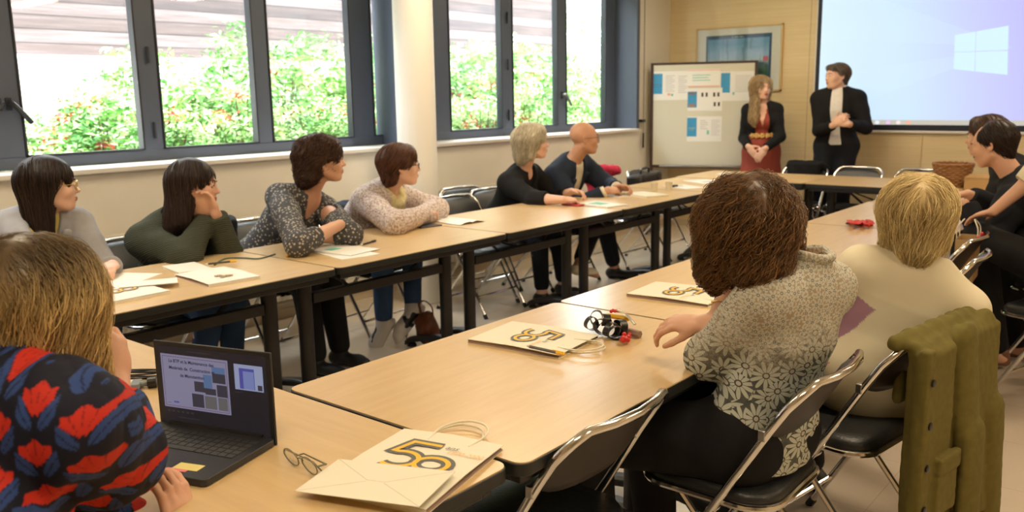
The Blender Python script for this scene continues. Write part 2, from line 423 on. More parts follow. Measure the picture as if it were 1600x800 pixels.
SIL = [(-60, 190), (60, 175), (125, 150), (150, 95), (215, 62), (280, 88), (350, 38), (430, 30), (500, 62), (560, 48), (700, 60), (760, 55), (800, 50), (865, 70), (915, 85), (960, 80)]
def sil(px):
    for (a, ya), (b, yb) in zip(SIL, SIL[1:]):
        if px <= b: return ya+(yb-ya)*max(0, (px-a))/(b-a)
    return 80
ORD = ['first', 'second', 'third', 'fourth', 'fifth', 'sixth', 'seventh', 'eighth', 'ninth', 'tenth', 'eleventh', 'twelfth', 'thirteenth', 'fourteenth']
def px_at(X, Y):
    d = Vector((X, Y, 1.8))-Vector((0, 0, CAM_H)); return 800+FOC*d.dot(CR)/d.dot(CF)
for row, X, rad, Y0, Y1, lift, n in (('front', -6.35, .36, 2.0, 9.6, 95, 3000), ('middle', -7.2, .42, 2.6, 10.9, 38, 3200), ('back', -8.2, .48, 3.4, 12.6, 0, 3400)):
    Y, k = Y0, 0
    while Y < Y1:
        px = px_at(X, Y); py = sil(px)+lift*rng.uniform(.8, 1.15)+rng.uniform(-8, 8); zt = max(1.15, W(px, py, X=X).z)
        kind = ['pale green', 'fresh green', 'yellow green', 'mid green'][int(rng.integers(0, 4))]
        foliage('shrub', (X, Y, .5), zt-.5, rad, n, 'leafy %s row shrub outside, %s from the left in its row' % (row, ORD[k]), 'shrub', SH, red=.05 if row != 'back' else .0, size=.055 if row == 'front' else .075)
        Y += 2*rad+.03; k += 1
foliage('tree', (-11.3, 14.2, .5), 3.0, 1.0, 4200, 'soft green tree beyond the shrubs in the far window', 'tree', None, red=0, size=.11)
foliage('tree', (-13.2, 18.6, .5), 3.6, 1.3, 4600, 'distant tree against the white sky in the far window', 'tree', None, red=0, size=.12)
# ------------------------------------------------------------------ tables
TZ = .745
LT = -3.83; RT = -1.85
def make_table(label, group='beech topped conference tables'):
    t = empty('conference_table', (0, 0, 0), 0, label, 'table', group)
    # length along local x (1.2), depth along local y (.8)
    MB().rbox(0, 0, 1.192, .796, .03, TZ-.003, TZ).build('tabletop', M['wood'], t, smooth=False)
    MB().rbox(0, 0, 1.198, .80, .032, TZ-.032, TZ-.003).build('edge_band', M['black_edge'], t, bevel=.002)
    f = MB()
    for y in (-.37, .34): f.box((-.57, y, TZ-.062), (.57, y+.03, TZ-.032))
    for x in (-.57, .54): f.box((x, -.34, TZ-.062), (x+.03, .34, TZ-.032))
    f.build('apron_frame', M['black_metal'], t, bevel=.003)
    MB().box((-.46, -.022, .50), (.46, .022, .552)).build('crossbar', M['black_metal'], t, bevel=.004)
    for sx in (-1, 1):
        l = MB().rbox(sx*.50, 0, .075, .06, .028, .10, TZ-.03); l.build('leg', M['black_metal'], t)
        ft = MB(); pts = []
        arc = [(-.33, .035), (-.30, .052), (-.2, .078), (-.08, .098), (.08, .098), (.2, .078), (.30, .052), (.33, .035)]
        vs = []
        for y, z in arc:
            for dx, dz in ((-.035, -.028), (.035, -.028), (.035, -.004), (.022, .008), (-.022, .008), (-.035, -.004)): vs.append((sx*.50+dx, y, z+dz))
        fs = [(i*6+k, i*6+(k+1) % 6, (i+1)*6+(k+1) % 6, (i+1)*6+k) for i in range(7) for k in range(6)]+[tuple(range(5, -1, -1)), tuple(42+k for k in range(6))]
        ft.add(vs, fs); fo = ft.build('foot', M['black_metal'], t, bevel=.004)
        for y in (-.30, .30): MB().lathe([(.028, 0), (.03, .006), (.022, .018), (.012, .03)], 14, Matrix.Translation((sx*.5, y, 0))).build('foot_pad', M['rubber'], fo)
        MB().tube([(sx*.22, 0, .545), (sx*.40, 0, TZ-.06)], .009, 6).build('strut', M['black_metal'], t)
    MB().tube([(-.4, .02, TZ-.075), (-.05, .03, .555)], .006, 6).build('release_rod', M['black_metal'], t)
    return t
T0 = make_table('conference table')
def table(x, y, rz, label):
    global T0
    c = T0 if not T0.get('used') else copy_tree(T0)
    T0['used'] = 1; c.location = (x, y, 0); c.rotation_euler = (0, 0, rz); c['label'] = label
    return c
V = PI/2
for k, (y0, lab) in enumerate(((.05, 'beech table behind the blonde woman in the floral blouse, mostly hidden'), (1.25, 'beech table in front of the woman in the green sweater'),
        (2.455, 'beech table in front of the woman in the grey dotted top'), (3.66, 'beech table in front of the blonde woman in black'),
        (4.865, 'beech table in front of the bald man'), (6.07, 'beech table below the black bag, next to the whiteboard'))):
    if k == 0: continue
    c = table(-3.43, y0+(.6 if k < 5 else .49), V, lab)
    if k == 5: c.scale = (.81, 1, 1)
for y0, lab in ((1.30, 'beech table with the cream bag and black ribbon bundle'), (2.505, 'beech table in front of the curly haired woman'),
        (3.71, 'beech table left of the woman in the cream sweatshirt'), (4.915, 'beech table with the red lanyard')):
    table(-1.45, y0+.6, V, lab)
table(-1.67, .89, 0, 'beech table under the laptop and glasses'); table(-2.87, .89, 0, 'beech table beside the cables left of the laptop'); table(-4.07, .89, 0, 'beech table hidden behind the blonde head')
table(-1.44, 6.53, 0, 'small square beech table at the corner beside the dark jacketed men').scale = (.67, 1, 1)
for i, x in enumerate((-3.27, -2.07, -.87)):
    table(x, 7.46, 0, ['beech far table in front of the standing woman', 'beech far table in front of the standing man', 'beech far table under the wicker basket'][i])

# ------------------------------------------------------------------ folding chairs (face local +y, origin on floor)
def arc_tube(w, z, y, r, n=8):
    """inverted U top from (-w/2) to (w/2) with bowed back"""
def make_chair():
    t = empty('folding_chair', (0, 0, 0), 0, 'chair', 'chair', 'chrome folding chairs')
    w = .215
    def P(z): return -.245+(.79-z)*(.47/.79)            # slanted main tube line
    pts = [(-w+.0, P(.012), .012), (-w, P(.45), .45), (-w, P(.66), .66)]
    # corner arc
    for k in range(1, 9):
        a = PI/2*k/9; pts.append((-w+.075*(1-math.cos(a)), P(.71+.075*math.sin(a))-.02*math.sin(a), .71+.08*math.sin(a)))
    pts.append((-.09, P(.79)-.036, .79)); pts.append((0, P(.79)-.045, .79))
    pts = pts+[(-x, y, z) for x, y, z in pts[-2::-1]]
    MB().tube(pts, .0115, 10).build('main_frame', M['chrome'], t)
    # rear leg hoop
    for s in (-1, 1):
        MB().tube([(s*(w-.028), .10, .425), (s*(w-.028), -.255, .014)], .0105, 8).build('rear_leg', M['chrome'], t)
        MB().tube([(s*(w-.028), -.262, .0), (s*(w-.028), -.248, .022)], .014, 8).build('foot_cap', M['rubber'], t)
        MB().tube([(s*w, P(.0), 0.0), (s*w, P(.03), .028)], .0145, 8).build('foot_cap', M['rubber'], t)
        MB().tube([(s*(w-.035), P(.40), .40), (s*(w+.008), P(.40), .40)], .012, 8).build('pivot', M['chrome'], t)
        MB().box((s*w-.012, P(.645)-.002, .63), (s*w+.012, P(.645)+.018, .66)).build('bracket', M['steel'], t, bevel=.003)
    MB().tube([(-w+.028, -.19, .09), (w-.028, -.19, .09)], .008, 8).build('rear_stretcher', M['chrome'], t)
    MB().tube([(-w, P(.14), .14), (w, P(.14), .14)], .008, 8).build('front_stretcher', M['chrome'], t)
    # seat rim + padded seat
    rim = [Vector((x, y+.03, .425)) for x, y in rrect(0, 0, .40, .40, .09, 6)]
    MB().tube(rim, .010, 8, closed=True).build('seat_rim', M['chrome'], t)
    s = MB(); rings = [(.392, .005, .43), (.398, 0, .445), (.38, .01, .462), (.30, .03, .468), (.12, .08, .470)]
    vs = []; n = None
    for wd, dd, z in rings:
        R_ = rrect(0, .03, wd, wd, min(.09, wd/2-.005), 6); n = len(R_); vs += [(x, y, z-.012*(y+.1)**2) for x, y in R_]
    fs = [(i*n+k, i*n+(k+1) % n, (i+1)*n+(k+1) % n, (i+1)*n+k) for i in range(len(rings)-1) for k in range(n)]+[tuple(range(n-1, -1, -1)), tuple((len(rings)-1)*n+k for k in range(n))]
    s.add(vs, fs); s.build('seat', M['vinyl'], t, angle=70)
    # curved back panel: front padded, rear plain
    for nm, mt, off, th in (('backrest', M['vinyl'], .004, .020), ('backrest_shell', M['back_panel'], -.004, .006)):
        vs = []; NX, NZ = 14, 8
        for sgn in (0, 1):
            for i in range(NX+1):
                u = -1+2*i/NX
                for j in range(NZ+1):
                    v = j/NZ
                    zz = .615+(.165*v) ; e = abs(u)**5
                    zz = zz+(.025*e if v < .5 else -.045*e)*abs(v-.5)*2
                    bow = -.04*(1-u*u)
                    puff = (1-abs(u)**4)*(1-abs(2*v-1)**4)
                    vs.append((u*.196, P(zz)+bow*.9+off+(th*(.35+.65*puff) if sgn else 0), zz))
        N1 = (NX+1)*(NZ+1); fs = []
        for i in range(NX):
            for j in range(NZ):
                a = i*(NZ+1)+j; b = a+NZ+1
                fs.append((a, a+1, b+1, b)); fs.append((N1+a, N1+b, N1+b+1, N1+a+1))
        for i in range(NX):
            a = i*(NZ+1); b = a+NZ+1; fs.append((a, b, N1+b, N1+a)); fs.append((a+NZ, N1+a+NZ, N1+b+NZ, b+NZ))
        for j in range(NZ):
            a = j; fs.append((a, N1+a, N1+a+1, a+1)); a = NX*(NZ+1)+j; fs.append((a, a+1, N1+a+1, N1+a))
        MB().add(vs, fs).build(nm, mt, t, angle=60)
    return t
C0 = make_chair()
def chair(x, y, deg, label, group='chrome folding chairs'):
    """deg: heading of the sitter, 0 = +Y, 90 = -X"""
    c = C0 if not C0.get('used') else copy_tree(C0)
    C0['used'] = 1; c.location = (x, y, 0); c.rotation_euler = (0, 0, math.radians(deg)); c['label'] = label; c['group'] = group
    return c
D12 = Vector((0, 0, CAM_H))+ray(1745, 470)*4.45
chair(-1.245, 1.60, 90, 'empty folding chair tucked under the table at the bottom of the picture')
chair(-.975, 2.20, 90, 'folding chair the curly haired woman sits on')
chair(-.86, 2.72, 81, 'folding chair draped with the olive jacket')
chair(-1.02, 4.08, 92, 'empty folding chair right of the blonde woman in the cream sweatshirt, the nearer of two')
chair(-1.13, 4.62, 88, 'folding chair with the small brown paper bag hanging on it')
chair(-.50, 4.76, 72, 'folding chair at the right edge of the picture')
chair(-.60, 5.45, 85, 'folding chair of the man with the moustache')
chair(-.60, 6.12, 85, 'folding chair of the man hidden behind the man with the moustache')
chair(-4.15, 2.15, -90, 'folding chair of the woman in the green sweater')
chair(-4.15, 1.55, -90, 'folding chair of the woman in the grey blazer')
chair(-4.20, 2.95, -90, 'folding chair of the woman in the dotted top')
chair(-4.15, 3.60, -85, 'folding chair of the woman in the cream cardigan')
chair(-4.00, 4.52, -90, 'empty folding chair with black seat beside the woman in the black blazer')
chair(-4.38, 4.95, -100, 'empty folding chair set back against the window wall beside the column')
chair(-4.12, 5.02, -90, 'folding chair of the blonde woman in the black blazer')
chair(-4.08, 5.6, -90, 'folding chair of the bald man')
chair(-4.08, 6.5, -92, 'folding chair holding the black bag')
chair(-4.00, 7.05, -88, 'folding chair near the whiteboard with a black bag on it')
chair(-3.10, 8.02, 180, 'far folding chair with the dark garment over its back')
chair(-2.60, 8.02, 180, 'far folding chair directly in front of the standing man')
chair(-2.06, 8.02, 180, 'far folding chair right of the standing man')
chair(-1.30, 8.02, 180, 'far folding chair behind the small cardboard box')
# ------------------------------------------------------------------ signed distance shapes for bodies, clothes and hair
F32 = np.float32
def A(v): return np.array(v, dtype=F32)
def cap(a, b, ra, rb=None, flat=None, ratio=1.0):
    """round cone from a to b; flat = direction squeezed by ratio"""
    a, b = A(a), A(b); rb = ra if rb is None else rb; ab = b-a; L2 = float(ab@ab)+1e-9
    n = None if flat is None else A(Vector(flat).normalized())
    def f(P):
        Q = P-a
        if n is not None: Q = Q+((Q@n)*(1/ratio-1))[..., None]*n
        h = np.clip((Q@ab)/L2, 0, 1)
        d = Q-h[..., None]*ab
        d = np.sqrt(np.einsum('...i,...i', d, d))-(ra+(rb-ra)*h)
        return d*((1+ratio)/2) if n is not None else d
    return f
def ell(c, r, R=None):
    c = A(c); r = A(r); Rm = None if R is None else np.array(R, dtype=F32)
    def f(P):
        Q = P-c
        if Rm is not None: Q = Q@Rm           # columns of R are the local axes
        a = Q/r; b = a/r
        k0 = np.sqrt(np.einsum('...i,...i', a, a)); k1 = np.sqrt(np.einsum('...i,...i', b, b))+1e-9
        return k0*(k0-1)/k1
    return f
def half(p, n):
    """solid on the side n points away from"""
    p = A(p); n = A(Vector(n).normalized())
    return lambda P: (P-p)@n
def grow(f, t): return lambda P: f(P)-t
def smin(a, b, k):
    if k <= 0: return np.minimum(a, b)
    h = np.clip(.5+.5*(b-a)/k, 0, 1); return b*(1-h)+a*h-k*h*(1-h)
def run(ops, P, cen=None, rad=0):
    """ops: ('add', f, k) ('sub', f, k) ('and', f, k) ('disp', g); P (N,M,3), cen (N,3)"""
    D = np.full(P.shape[:-1], 9., F32)
    for op in ops:
        kind, f = op[0], op[1]; k = op[2] if len(op) > 2 else 0
        if kind == 'disp': D = D+f(P); continue
        if cen is not None and kind != 'and':
            msk = f(cen) < rad+k+.03
            if not msk.any(): continue
            v = f(P[msk]); d = D[msk]
            D[msk] = smin(d, v, k) if kind == 'add' else -smin(-d, v, k)
        else:
            v = f(P); D = smin(D, v, k) if kind == 'add' else (-smin(-D, v, k) if kind == 'sub' else -smin(-D, -v, k))
    return D
def wrinkle(seed, freq, amp, ridged=True, axis=None):
    r = np.random.default_rng(seed); K = r.normal(size=(5, 3)); K /= np.linalg.norm(K, axis=1)[:, None]
    if axis is not None:
        K = K-.8*np.outer(K@np.array(axis), axis); K /= np.linalg.norm(K, axis=1)[:, None]
    K = (K*freq*r.uniform(.6, 1.6, (5, 1))).astype(F32); ph = r.uniform(0, 6, 5).astype(F32); Wp = (r.normal(size=(3, 3))*freq*.35).astype(F32)
    def g(P):
        Q = P+(np.sin(P@Wp+ph[:3])*(.35/freq)).astype(F32); s = 0
        for i in range(5):
            w = np.sin(Q@K[i]+ph[i]); s = s+((1-2*np.abs(w)) if ridged else w)
        return s*(amp/5)
    return g
def iso(ops, lo, hi, h):
    B = 8; lo = np.array(lo, float); n = np.maximum(1, np.ceil((np.array(hi)-lo)/(h*B))).astype(int)
    g = np.stack(np.meshgrid(*[np.arange(k) for k in n], indexing='ij'), -1).reshape(-1, 3)
    cen = (lo+(g+.5)*B*h).astype(F32); rad = B*h*.5*1.7321
    dc = run(ops, cen[:, None, :])[:, 0]
    act = np.abs(dc) < rad*1.35+.012
    V = np.ones(tuple(n*B+1), F32)
    neg = np.where((dc < 0) & ~act)[0]
    for i in neg:
        a = g[i]*B; V[a[0]:a[0]+B+1, a[1]:a[1]+B+1, a[2]:a[2]+B+1] = -1
    ga = g[act]; ca = cen[act]
    c9 = np.stack(np.meshgrid(*[np.arange(B+1)]*3, indexing='ij'), -1).reshape(-1, 3)
    for s in range(0, len(ga), 1500):
        gg = ga[s:s+1500]; idx = gg[:, None, :]*B+c9[None]
        D = run(ops, (lo+idx*h).astype(F32), ca[s:s+1500], rad)
        V[idx[..., 0], idx[..., 1], idx[..., 2]] = D
    S = V < 0
    nx, ny, nz = V.shape
    cnt = np.zeros((nx-1, ny-1, nz-1), np.int8)
    for i in (0, 1):
        for j in (0, 1):
            for k in (0, 1): cnt += S[i:nx-1+i, j:ny-1+j, k:nz-1+k]
    ci, cj, ck = np.nonzero((cnt > 0) & (cnt < 8))
    flat = (ci*(ny-1)+cj)*(nz-1)+ck
    corners = [(i, j, k) for i in (0, 1) for j in (0, 1) for k in (0, 1)]
    val = np.stack([V[ci+a, cj+b, ck+c] for a, b, c in corners], 1)
    pos = np.zeros((len(ci), 3)); num = np.zeros(len(ci))
    for a in range(8):
        for b in range(a+1, 8):
            ca_, cb_ = np.array(corners[a]), np.array(corners[b])
            if np.abs(ca_-cb_).sum() != 1: continue
            va, vb = val[:, a], val[:, b]; mk = (va < 0) != (vb < 0)
            t = np.clip(np.where(mk, va/(va-vb+1e-12), 0), 0, 1)[:, None]
            pos += np.where(mk[:, None], ca_+(cb_-ca_)*t, 0); num += mk
    pos = lo+(np.stack([ci, cj, ck], 1)+pos/num[:, None])*h
    faces = []
    for ax in range(3):
        o1, o2 = [(1, 2), (2, 0), (0, 1)][ax]
        sl0 = [slice(None)]*3; sl1 = [slice(None)]*3; sl0[ax] = slice(0, -1); sl1[ax] = slice(1, None)
        for o in (o1, o2): sl0[o] = slice(1, -1); sl1[o] = slice(1, -1)
        a, b = S[tuple(sl0)], S[tuple(sl1)]
        q = np.argwhere(a != b)
        if not len(q): continue
        sg = a[q[:, 0], q[:, 1], q[:, 2]]
        q = q.copy(); q[:, o1] += 1; q[:, o2] += 1
        quad = []
        for d1, d2 in ((-1, -1), (0, -1), (0, 0), (-1, 0)):
            c = q.copy(); c[:, o1] += d1; c[:, o2] += d2
            quad.append((c[:, 0]*(ny-1)+c[:, 1])*(nz-1)+c[:, 2])
        quad = np.searchsorted(flat, np.stack(quad, 1))
        quad[~sg] = quad[~sg][:, ::-1]
        faces.append(quad)
    return pos, np.concatenate(faces) if faces else np.zeros((0, 4), int)
def np_mesh(name, v, f, attrs=None, mats_idx=None):
    me = bpy.data.meshes.new(name); n = len(f); k = f.shape[1]
    me.vertices.add(len(v)); me.vertices.foreach_set('co', np.asarray(v, F32).ravel())
    me.loops.add(n*k); me.loops.foreach_set('vertex_index', f.ravel().astype(np.int32)); me.polygons.add(n)
    me.polygons.foreach_set('loop_start', (np.arange(n)*k).astype(np.int32)); me.polygons.foreach_set('loop_total', np.full(n, k, np.int32))
    me.polygons.foreach_set('use_smooth', np.ones(n, bool))
    if mats_idx is not None: me.polygons.foreach_set('material_index', mats_idx.astype(np.int32))
    for an, col in (attrs or {}).items():
        a = me.color_attributes.new(an, 'FLOAT_COLOR', 'POINT')
        a.data.foreach_set('color', np.concatenate([col, np.ones((len(col), 1))], 1).astype(F32).ravel())
    me.update(); me.validate(); return me
def sdf_obj(name, ops, lo, hi, h, mats, parent, base, color=None, smooth=1, matf=None):
    v, f = iso(ops, lo, hi, h)
    if smooth and len(f):                                   # light smoothing of the net
        for _ in range(smooth):
            acc = np.zeros_like(v); cn = np.zeros(len(v))
            for a in range(4):
                for b in (1, 3):
                    np.add.at(acc, f[:, a], v[f[:, (a+b) % 4]]); np.add.at(cn, f[:, a], 1)
            v = v*.5+acc/cn[:, None]*.5
    at = {'tint': color(v)} if color else None
    mi = matf(v[f].mean(1)) if matf is not None else None
    me = np_mesh(name, v-np.array(base), f, at, mi)
    return link(name, me, mats, parent)

# ------------------------------------------------------------------ people
def hd(deg): a = math.radians(deg); return Vector((-math.sin(a), math.cos(a), 0))
def rt(deg): a = math.radians(deg); return Vector((math.cos(a), math.sin(a), 0))
def skin_mat(name, c, dots=0):
    t = NT(name); n = t.noise(t.coord(), 30, 4)
    col = t.mix(t.math('MULTIPLY', n, .5), c, (c[0]*.86, c[1]*.74, c[2]*.70))
    t.set(color=col, rough=.48, spec=.4); t.b.inputs['Subsurface Weight'].default_value = .08; t.b.inputs['Subsurface Radius'].default_value = (.6, .25, .15); t.b.inputs['Subsurface Scale'].default_value = .01
    return t.mat
SKIN = {'fair': skin_mat('fair_skin', (.74, .47, .35)), 'mid': skin_mat('warm_skin', (.66, .39, .27)), 'tan': skin_mat('tanned_skin', (.58, .32, .20))}
M['lip'] = mat('lip', (.42, .13, .11), .4); M['lip_red'] = mat('soft_red_lip', (.45, .09, .08), .4)
M['eye_white'] = mat('eye_white', (.70, .66, .62), .2); M['iris'] = mat('dark_iris', (.03, .018, .012), .15)
M['nail'] = mat('nail', (.65, .40, .33), .25)
def bones(a, b, la, lb, pole):
    """middle joint of a two bone chain"""
    a, b, pole = Vector(a), Vector(b), Vector(pole); d = b-a; L = min(d.length, (la+lb)*.999); d.normalize()
    x = (la*la-lb*lb+L*L)/(2*L); y = math.sqrt(max(0, la*la-x*x)); p = pole-a; p = (p-d*p.dot(d)).normalized()
    return a+d*x+p*y
def hand_ops(wr, d, n, side, curl, s=1.0, spread=.06, thumb=.7, k=.004, fine=True):
    """wr wrist, d finger direction, n palm normal (out of the palm), side = direction of the thumb"""
    d = Vector(d).normalized(); n = Vector(n); n = (n-d*n.dot(d)).normalized(); sd = Vector(side); sd = (sd-d*sd.dot(d)-n*sd.dot(n)).normalized()
    ops = []; R = np.array([sd, d, n]).T
    ops.append(('add', ell(wr+d*.048*s, (.041*s, .056*s, .0165*s), R), .015))
    ops.append(('add', cap(wr+d*.012*s+sd*.016*s-n*0, wr+d*.045*s+sd*.028*s+n*.006*s, .014*s, .015*s), .012))
    tips = []
    for i, (off, ln) in enumerate(((.029, .94), (.0095, 1.03), (-.0105, .96), (-.029, .78))):
        base = wr+d*(.088-abs(off)*.18)*s+sd*off*s; dd = (d+sd*off*spread*20*.1).normalized(); a = curl*.55 if isinstance(curl, (int, float)) else curl[i]*.55
        p = base; r = .0088*s
        for j, L_ in enumerate((.041, .026, .021)):
            q = Matrix.Rotation(-a*(1 if j == 0 else 1.15)*(1+.05*i), 3, sd) @ dd if False else (dd*math.cos(a)+n*math.sin(a))
            e = p+q*L_*ln*s; ops.append(('add', cap(p, e, r, r*.9), k if j else .008)); p = e; r *= .9
            nn = (n*math.cos(a)-dd*math.sin(a)); dd, n2 = q, nn; n_ = n
            n, keep = nn, n
            if j == 0: n0 = n_
        tips.append((p, dd, n)); n = n0
    tb = wr+d*.022*s+sd*.026*s; td = (d*.62+sd*thumb+n*.35).normalized(); e1 = tb+td*.040*s; td2 = (td+d*.5+n*.15).normalized(); e2 = e1+td2*.032*s; e3 = e2+(td2+d*.2).normalized()*.022*s
    ops += [('add', cap(tb, e1, .0135*s, .0105*s), .010), ('add', cap(e1, e2, .0102*s, .0094*s), k), ('add', cap(e2, e3, .0093*s, .0078*s), k)]
    return ops
def head_frame(c, deg, pitch=0, roll=0, s=1.0):
    """local x right, y forward, z up"""
    R = Matrix.Rotation(math.radians(deg), 3, 'Z') @ Matrix.Rotation(math.radians(-pitch), 3, 'X') @ Matrix.Rotation(math.radians(roll), 3, 'Y')
    c = Vector(c)
    class F:
        def p(s_, x, y, z): return c+R @ Vector((x, y, z))*s
        Rm = np.array(R); scale = s; cen = c; inv = R.transposed()
        def v(s_, x, y, z): return R @ Vector((x, y, z))
        def e(s_, x, y, z, rx, ry, rz, rot=None):
            Rr = R if rot is None else R @ rot
            return ell(c+R @ Vector((x, y, z))*s, (rx*s, ry*s, rz*s), np.array(Rr))
        def c2(s_, a, b, ra, rb=None): return cap(s_.p(*a), s_.p(*b), ra*s, (rb if rb is not None else ra)*s)
        def loc(s_, P): return ((P-A(c))@np.array(R, dtype=F32))/s
    return F()
def head_ops(F, male=False, smile=0):
    j = 1.06 if male else 1.0; o = []
    a = lambda f, k=.02: o.append(('add', f, k))
    a(F.e(0, -.016, .034, .076, .096, .086)); a(F.e(0, .022, .0, .066, .074, .080), .03)
    a(F.e(0, .028, -.052, .055*j, .062, .056), .03); a(F.e(0, .052, -.082, .036*j, .036, .032), .025)
    a(F.e(0, .074, -.100, .017*j, .014, .014), .018)
    for s in (-1, 1):
        a(F.c2((s*.055, -.005, -.055), (s*.028, .055, -.096), .016*j, .014), .025)          # jaw line
        a(F.e(s*.040, .058, -.026, .024, .024, .022), .025)                                  # cheek bone
        a(F.c2((s*.014, .090, .026), (s*.048, .072, .022), .008*j, .007), .012)              # brow
    o += [('sub', F.e(s*.031, .100, .005, .018, .017, .013), .014) for s in (-1, 1)]
    a(F.c2((0, .084, .018), (0, .104, -.022), .0075, .0095), .012); a(F.e(0, .108, -.028, .0105, .011, .009), .008)
    for s in (-1, 1): a(F.e(s*.0105, .098, -.031, .0075, .010, .0075), .006)
    a(F.e(0, .086, -.060, .023, .012, .018), .012)
    a(F.e(0, .0965, -.0565, .021, .0075, .0048), .004); a(F.e(0, .0955, -.0665, .019, .0075, .0055), .004)
    o.append(('sub', F.c2((-.021, .103, -.0612), (.021, .103, -.0612), .0022), .003))
    for s in (-1, 1):
        a(F.e(s*.031, .0815, .004, .0145, .0125, .0125), .003)                               # eyeball under the lids
        a(F.c2((s*.018, .0935, .009), (s*.043, .087, .009), .0032), .005)
        rot = Matrix.Rotation(s*math.radians(22), 3, 'Z')
        a(F.e(s*.0785, -.012, -.006, .0075, .019, .032, rot), .006); o.append(('sub', F.e(s*.085, -.010, -.004, .006, .010, .018, rot), .005))
        a(F.e(s*.074, -.004, -.034, .006, .008, .010), .006)
    return o
def limbs(J):
    """skin shapes of the body by region"""
    s = J['s']; m = J['male']; N, C, Pv = J['neck'], J['chest'], J['pelvis']; up = (N-Pv).normalized(); cr = J['cr']; cf = cr.cross(up)*-1
    cf = up.cross(cr); hr = J['hr']; sw = .158 if m else .145
    cfn = cf
    P = {}
    hipw = .085 if m else .092
    P['torso'] = [(cap(Pv+up*.02*s, Pv.lerp(C, .5), (.150 if not m else .142)*s*J['w'], (.118 if not m else .130)*s*J['w'], cfn, .72), .03),
                  (cap(Pv.lerp(C, .5), C, (.118 if not m else .130)*s*J['w'], (.132 if not m else .150)*s*J['w'], cfn, .72), .05),
                  (cap(C, C.lerp(N, .55), (.132 if not m else .150)*s*J['w'], .095*s*J['w'], cfn, .68), .05),
                  (cap(J['shL'], J['shR'], (.052 if not m else .058)*s), .06), (cap(N+Vector(-up*.02), J['shL']-up*.0, .05*s, .045*s), .05), (cap(N-up*.02, J['shR'], .05*s, .045*s), .05)]
    if not m:
        for q in (-1, 1): P['torso'].append((ell(C+cr*q*.065*s+cf*.075*s-up*.01, (.06*s, .055*s, .058*s)), .04))
    P['hips'] = [(cap(J['hipL'], J['hipR'], .098*s*J['w'], None, None), .05), (cap(Pv+up*.03*s, Pv-up*.03*s, .125*s*J['w'], .12*s*J['w'], cfn, .8), .05)]
    hc = J['head'].p(0, -.022, -.07)
    P['neck'] = [(cap(N, hc, (.050 if not m else .060)*s, (.046 if not m else .055)*s), .03)]
    for q in 'LR':
        sh, el, wr = J['sh'+q], J['el'+q], J['wr'+q]
        P['uarm'+q] = [(cap(sh, sh.lerp(el, .35), .051*s*J['aw'], .047*s*J['aw']), .03), (cap(sh.lerp(el, .3), el, .047*s*J['aw'], .037*s*J['aw']), .03)]
        P['farm'+q] = [(cap(el, el.lerp(wr, .35), .037*s*J['aw'], .040*s*J['aw']), .015), (cap(el.lerp(wr, .35), wr, .039*s*J['aw'], .0265*s), .02)]
        hp, kn, an = J['hip'+q], J['kn'+q], J['an'+q]
        P['thigh'+q] = [(cap(hp, kn, .088*s*J['w'], .058*s), .04)]
        P['shin'+q] = [(cap(kn, kn.lerp(an, .35), .056*s, .056*s), .02), (cap(kn.lerp(an, .35), an, .055*s, .034*s), .03)]
        fd = J['ft'+q]; b = an-Vector((0, 0, .045*s))
        P['foot'+q] = [(cap(an, b-fd*.03*s, .036*s, .034*s), .02), (cap(b-fd*.03*s, b+fd*.13*s-Vector((0, 0, .012*s)), .034*s, .030*s, J.get('fu'+q, Vector((0, 0, 1))), .8), .03), (cap(b+fd*.12*s, b+fd*.165*s-Vector((0, 0, .012)), .030*s, .022*s), .02)]
    return P
def ops_of(P, keys, inflate=0):
    out = []
    for k in keys:
        for f, kk in P[k]: out.append(('add', grow(f, inflate) if inflate else f, kk))
    return out
def make_body(J):
    P = limbs(J)
    keys = ['hips', 'torso', 'neck']+[a+q for q in 'LR' for a in ('uarm', 'farm', 'thigh', 'shin', 'foot')]
    o = ops_of(P, keys)+head_ops(J['head'], J['male'])
    for q in 'LR': o += J['hand'+q]
    return P, o
def bbox(J, pad=.12):
    pts = [J[k] for k in J if k[:2] in ('sh', 'el', 'wr', 'hi', 'kn', 'an') and isinstance(J[k], Vector)]+[J['head'].cen, J['neck'], J['pelvis']]
    for q in 'LR':
        pts.append(J['an'+q]+J['ft'+q]*.14-Vector((0, 0, .05))); pts.append(J['wr'+q]+J['hdir'+q]*.1)
    a = np.array([list(p) for p in pts]); return a.min(0)-pad, a.max(0)+pad
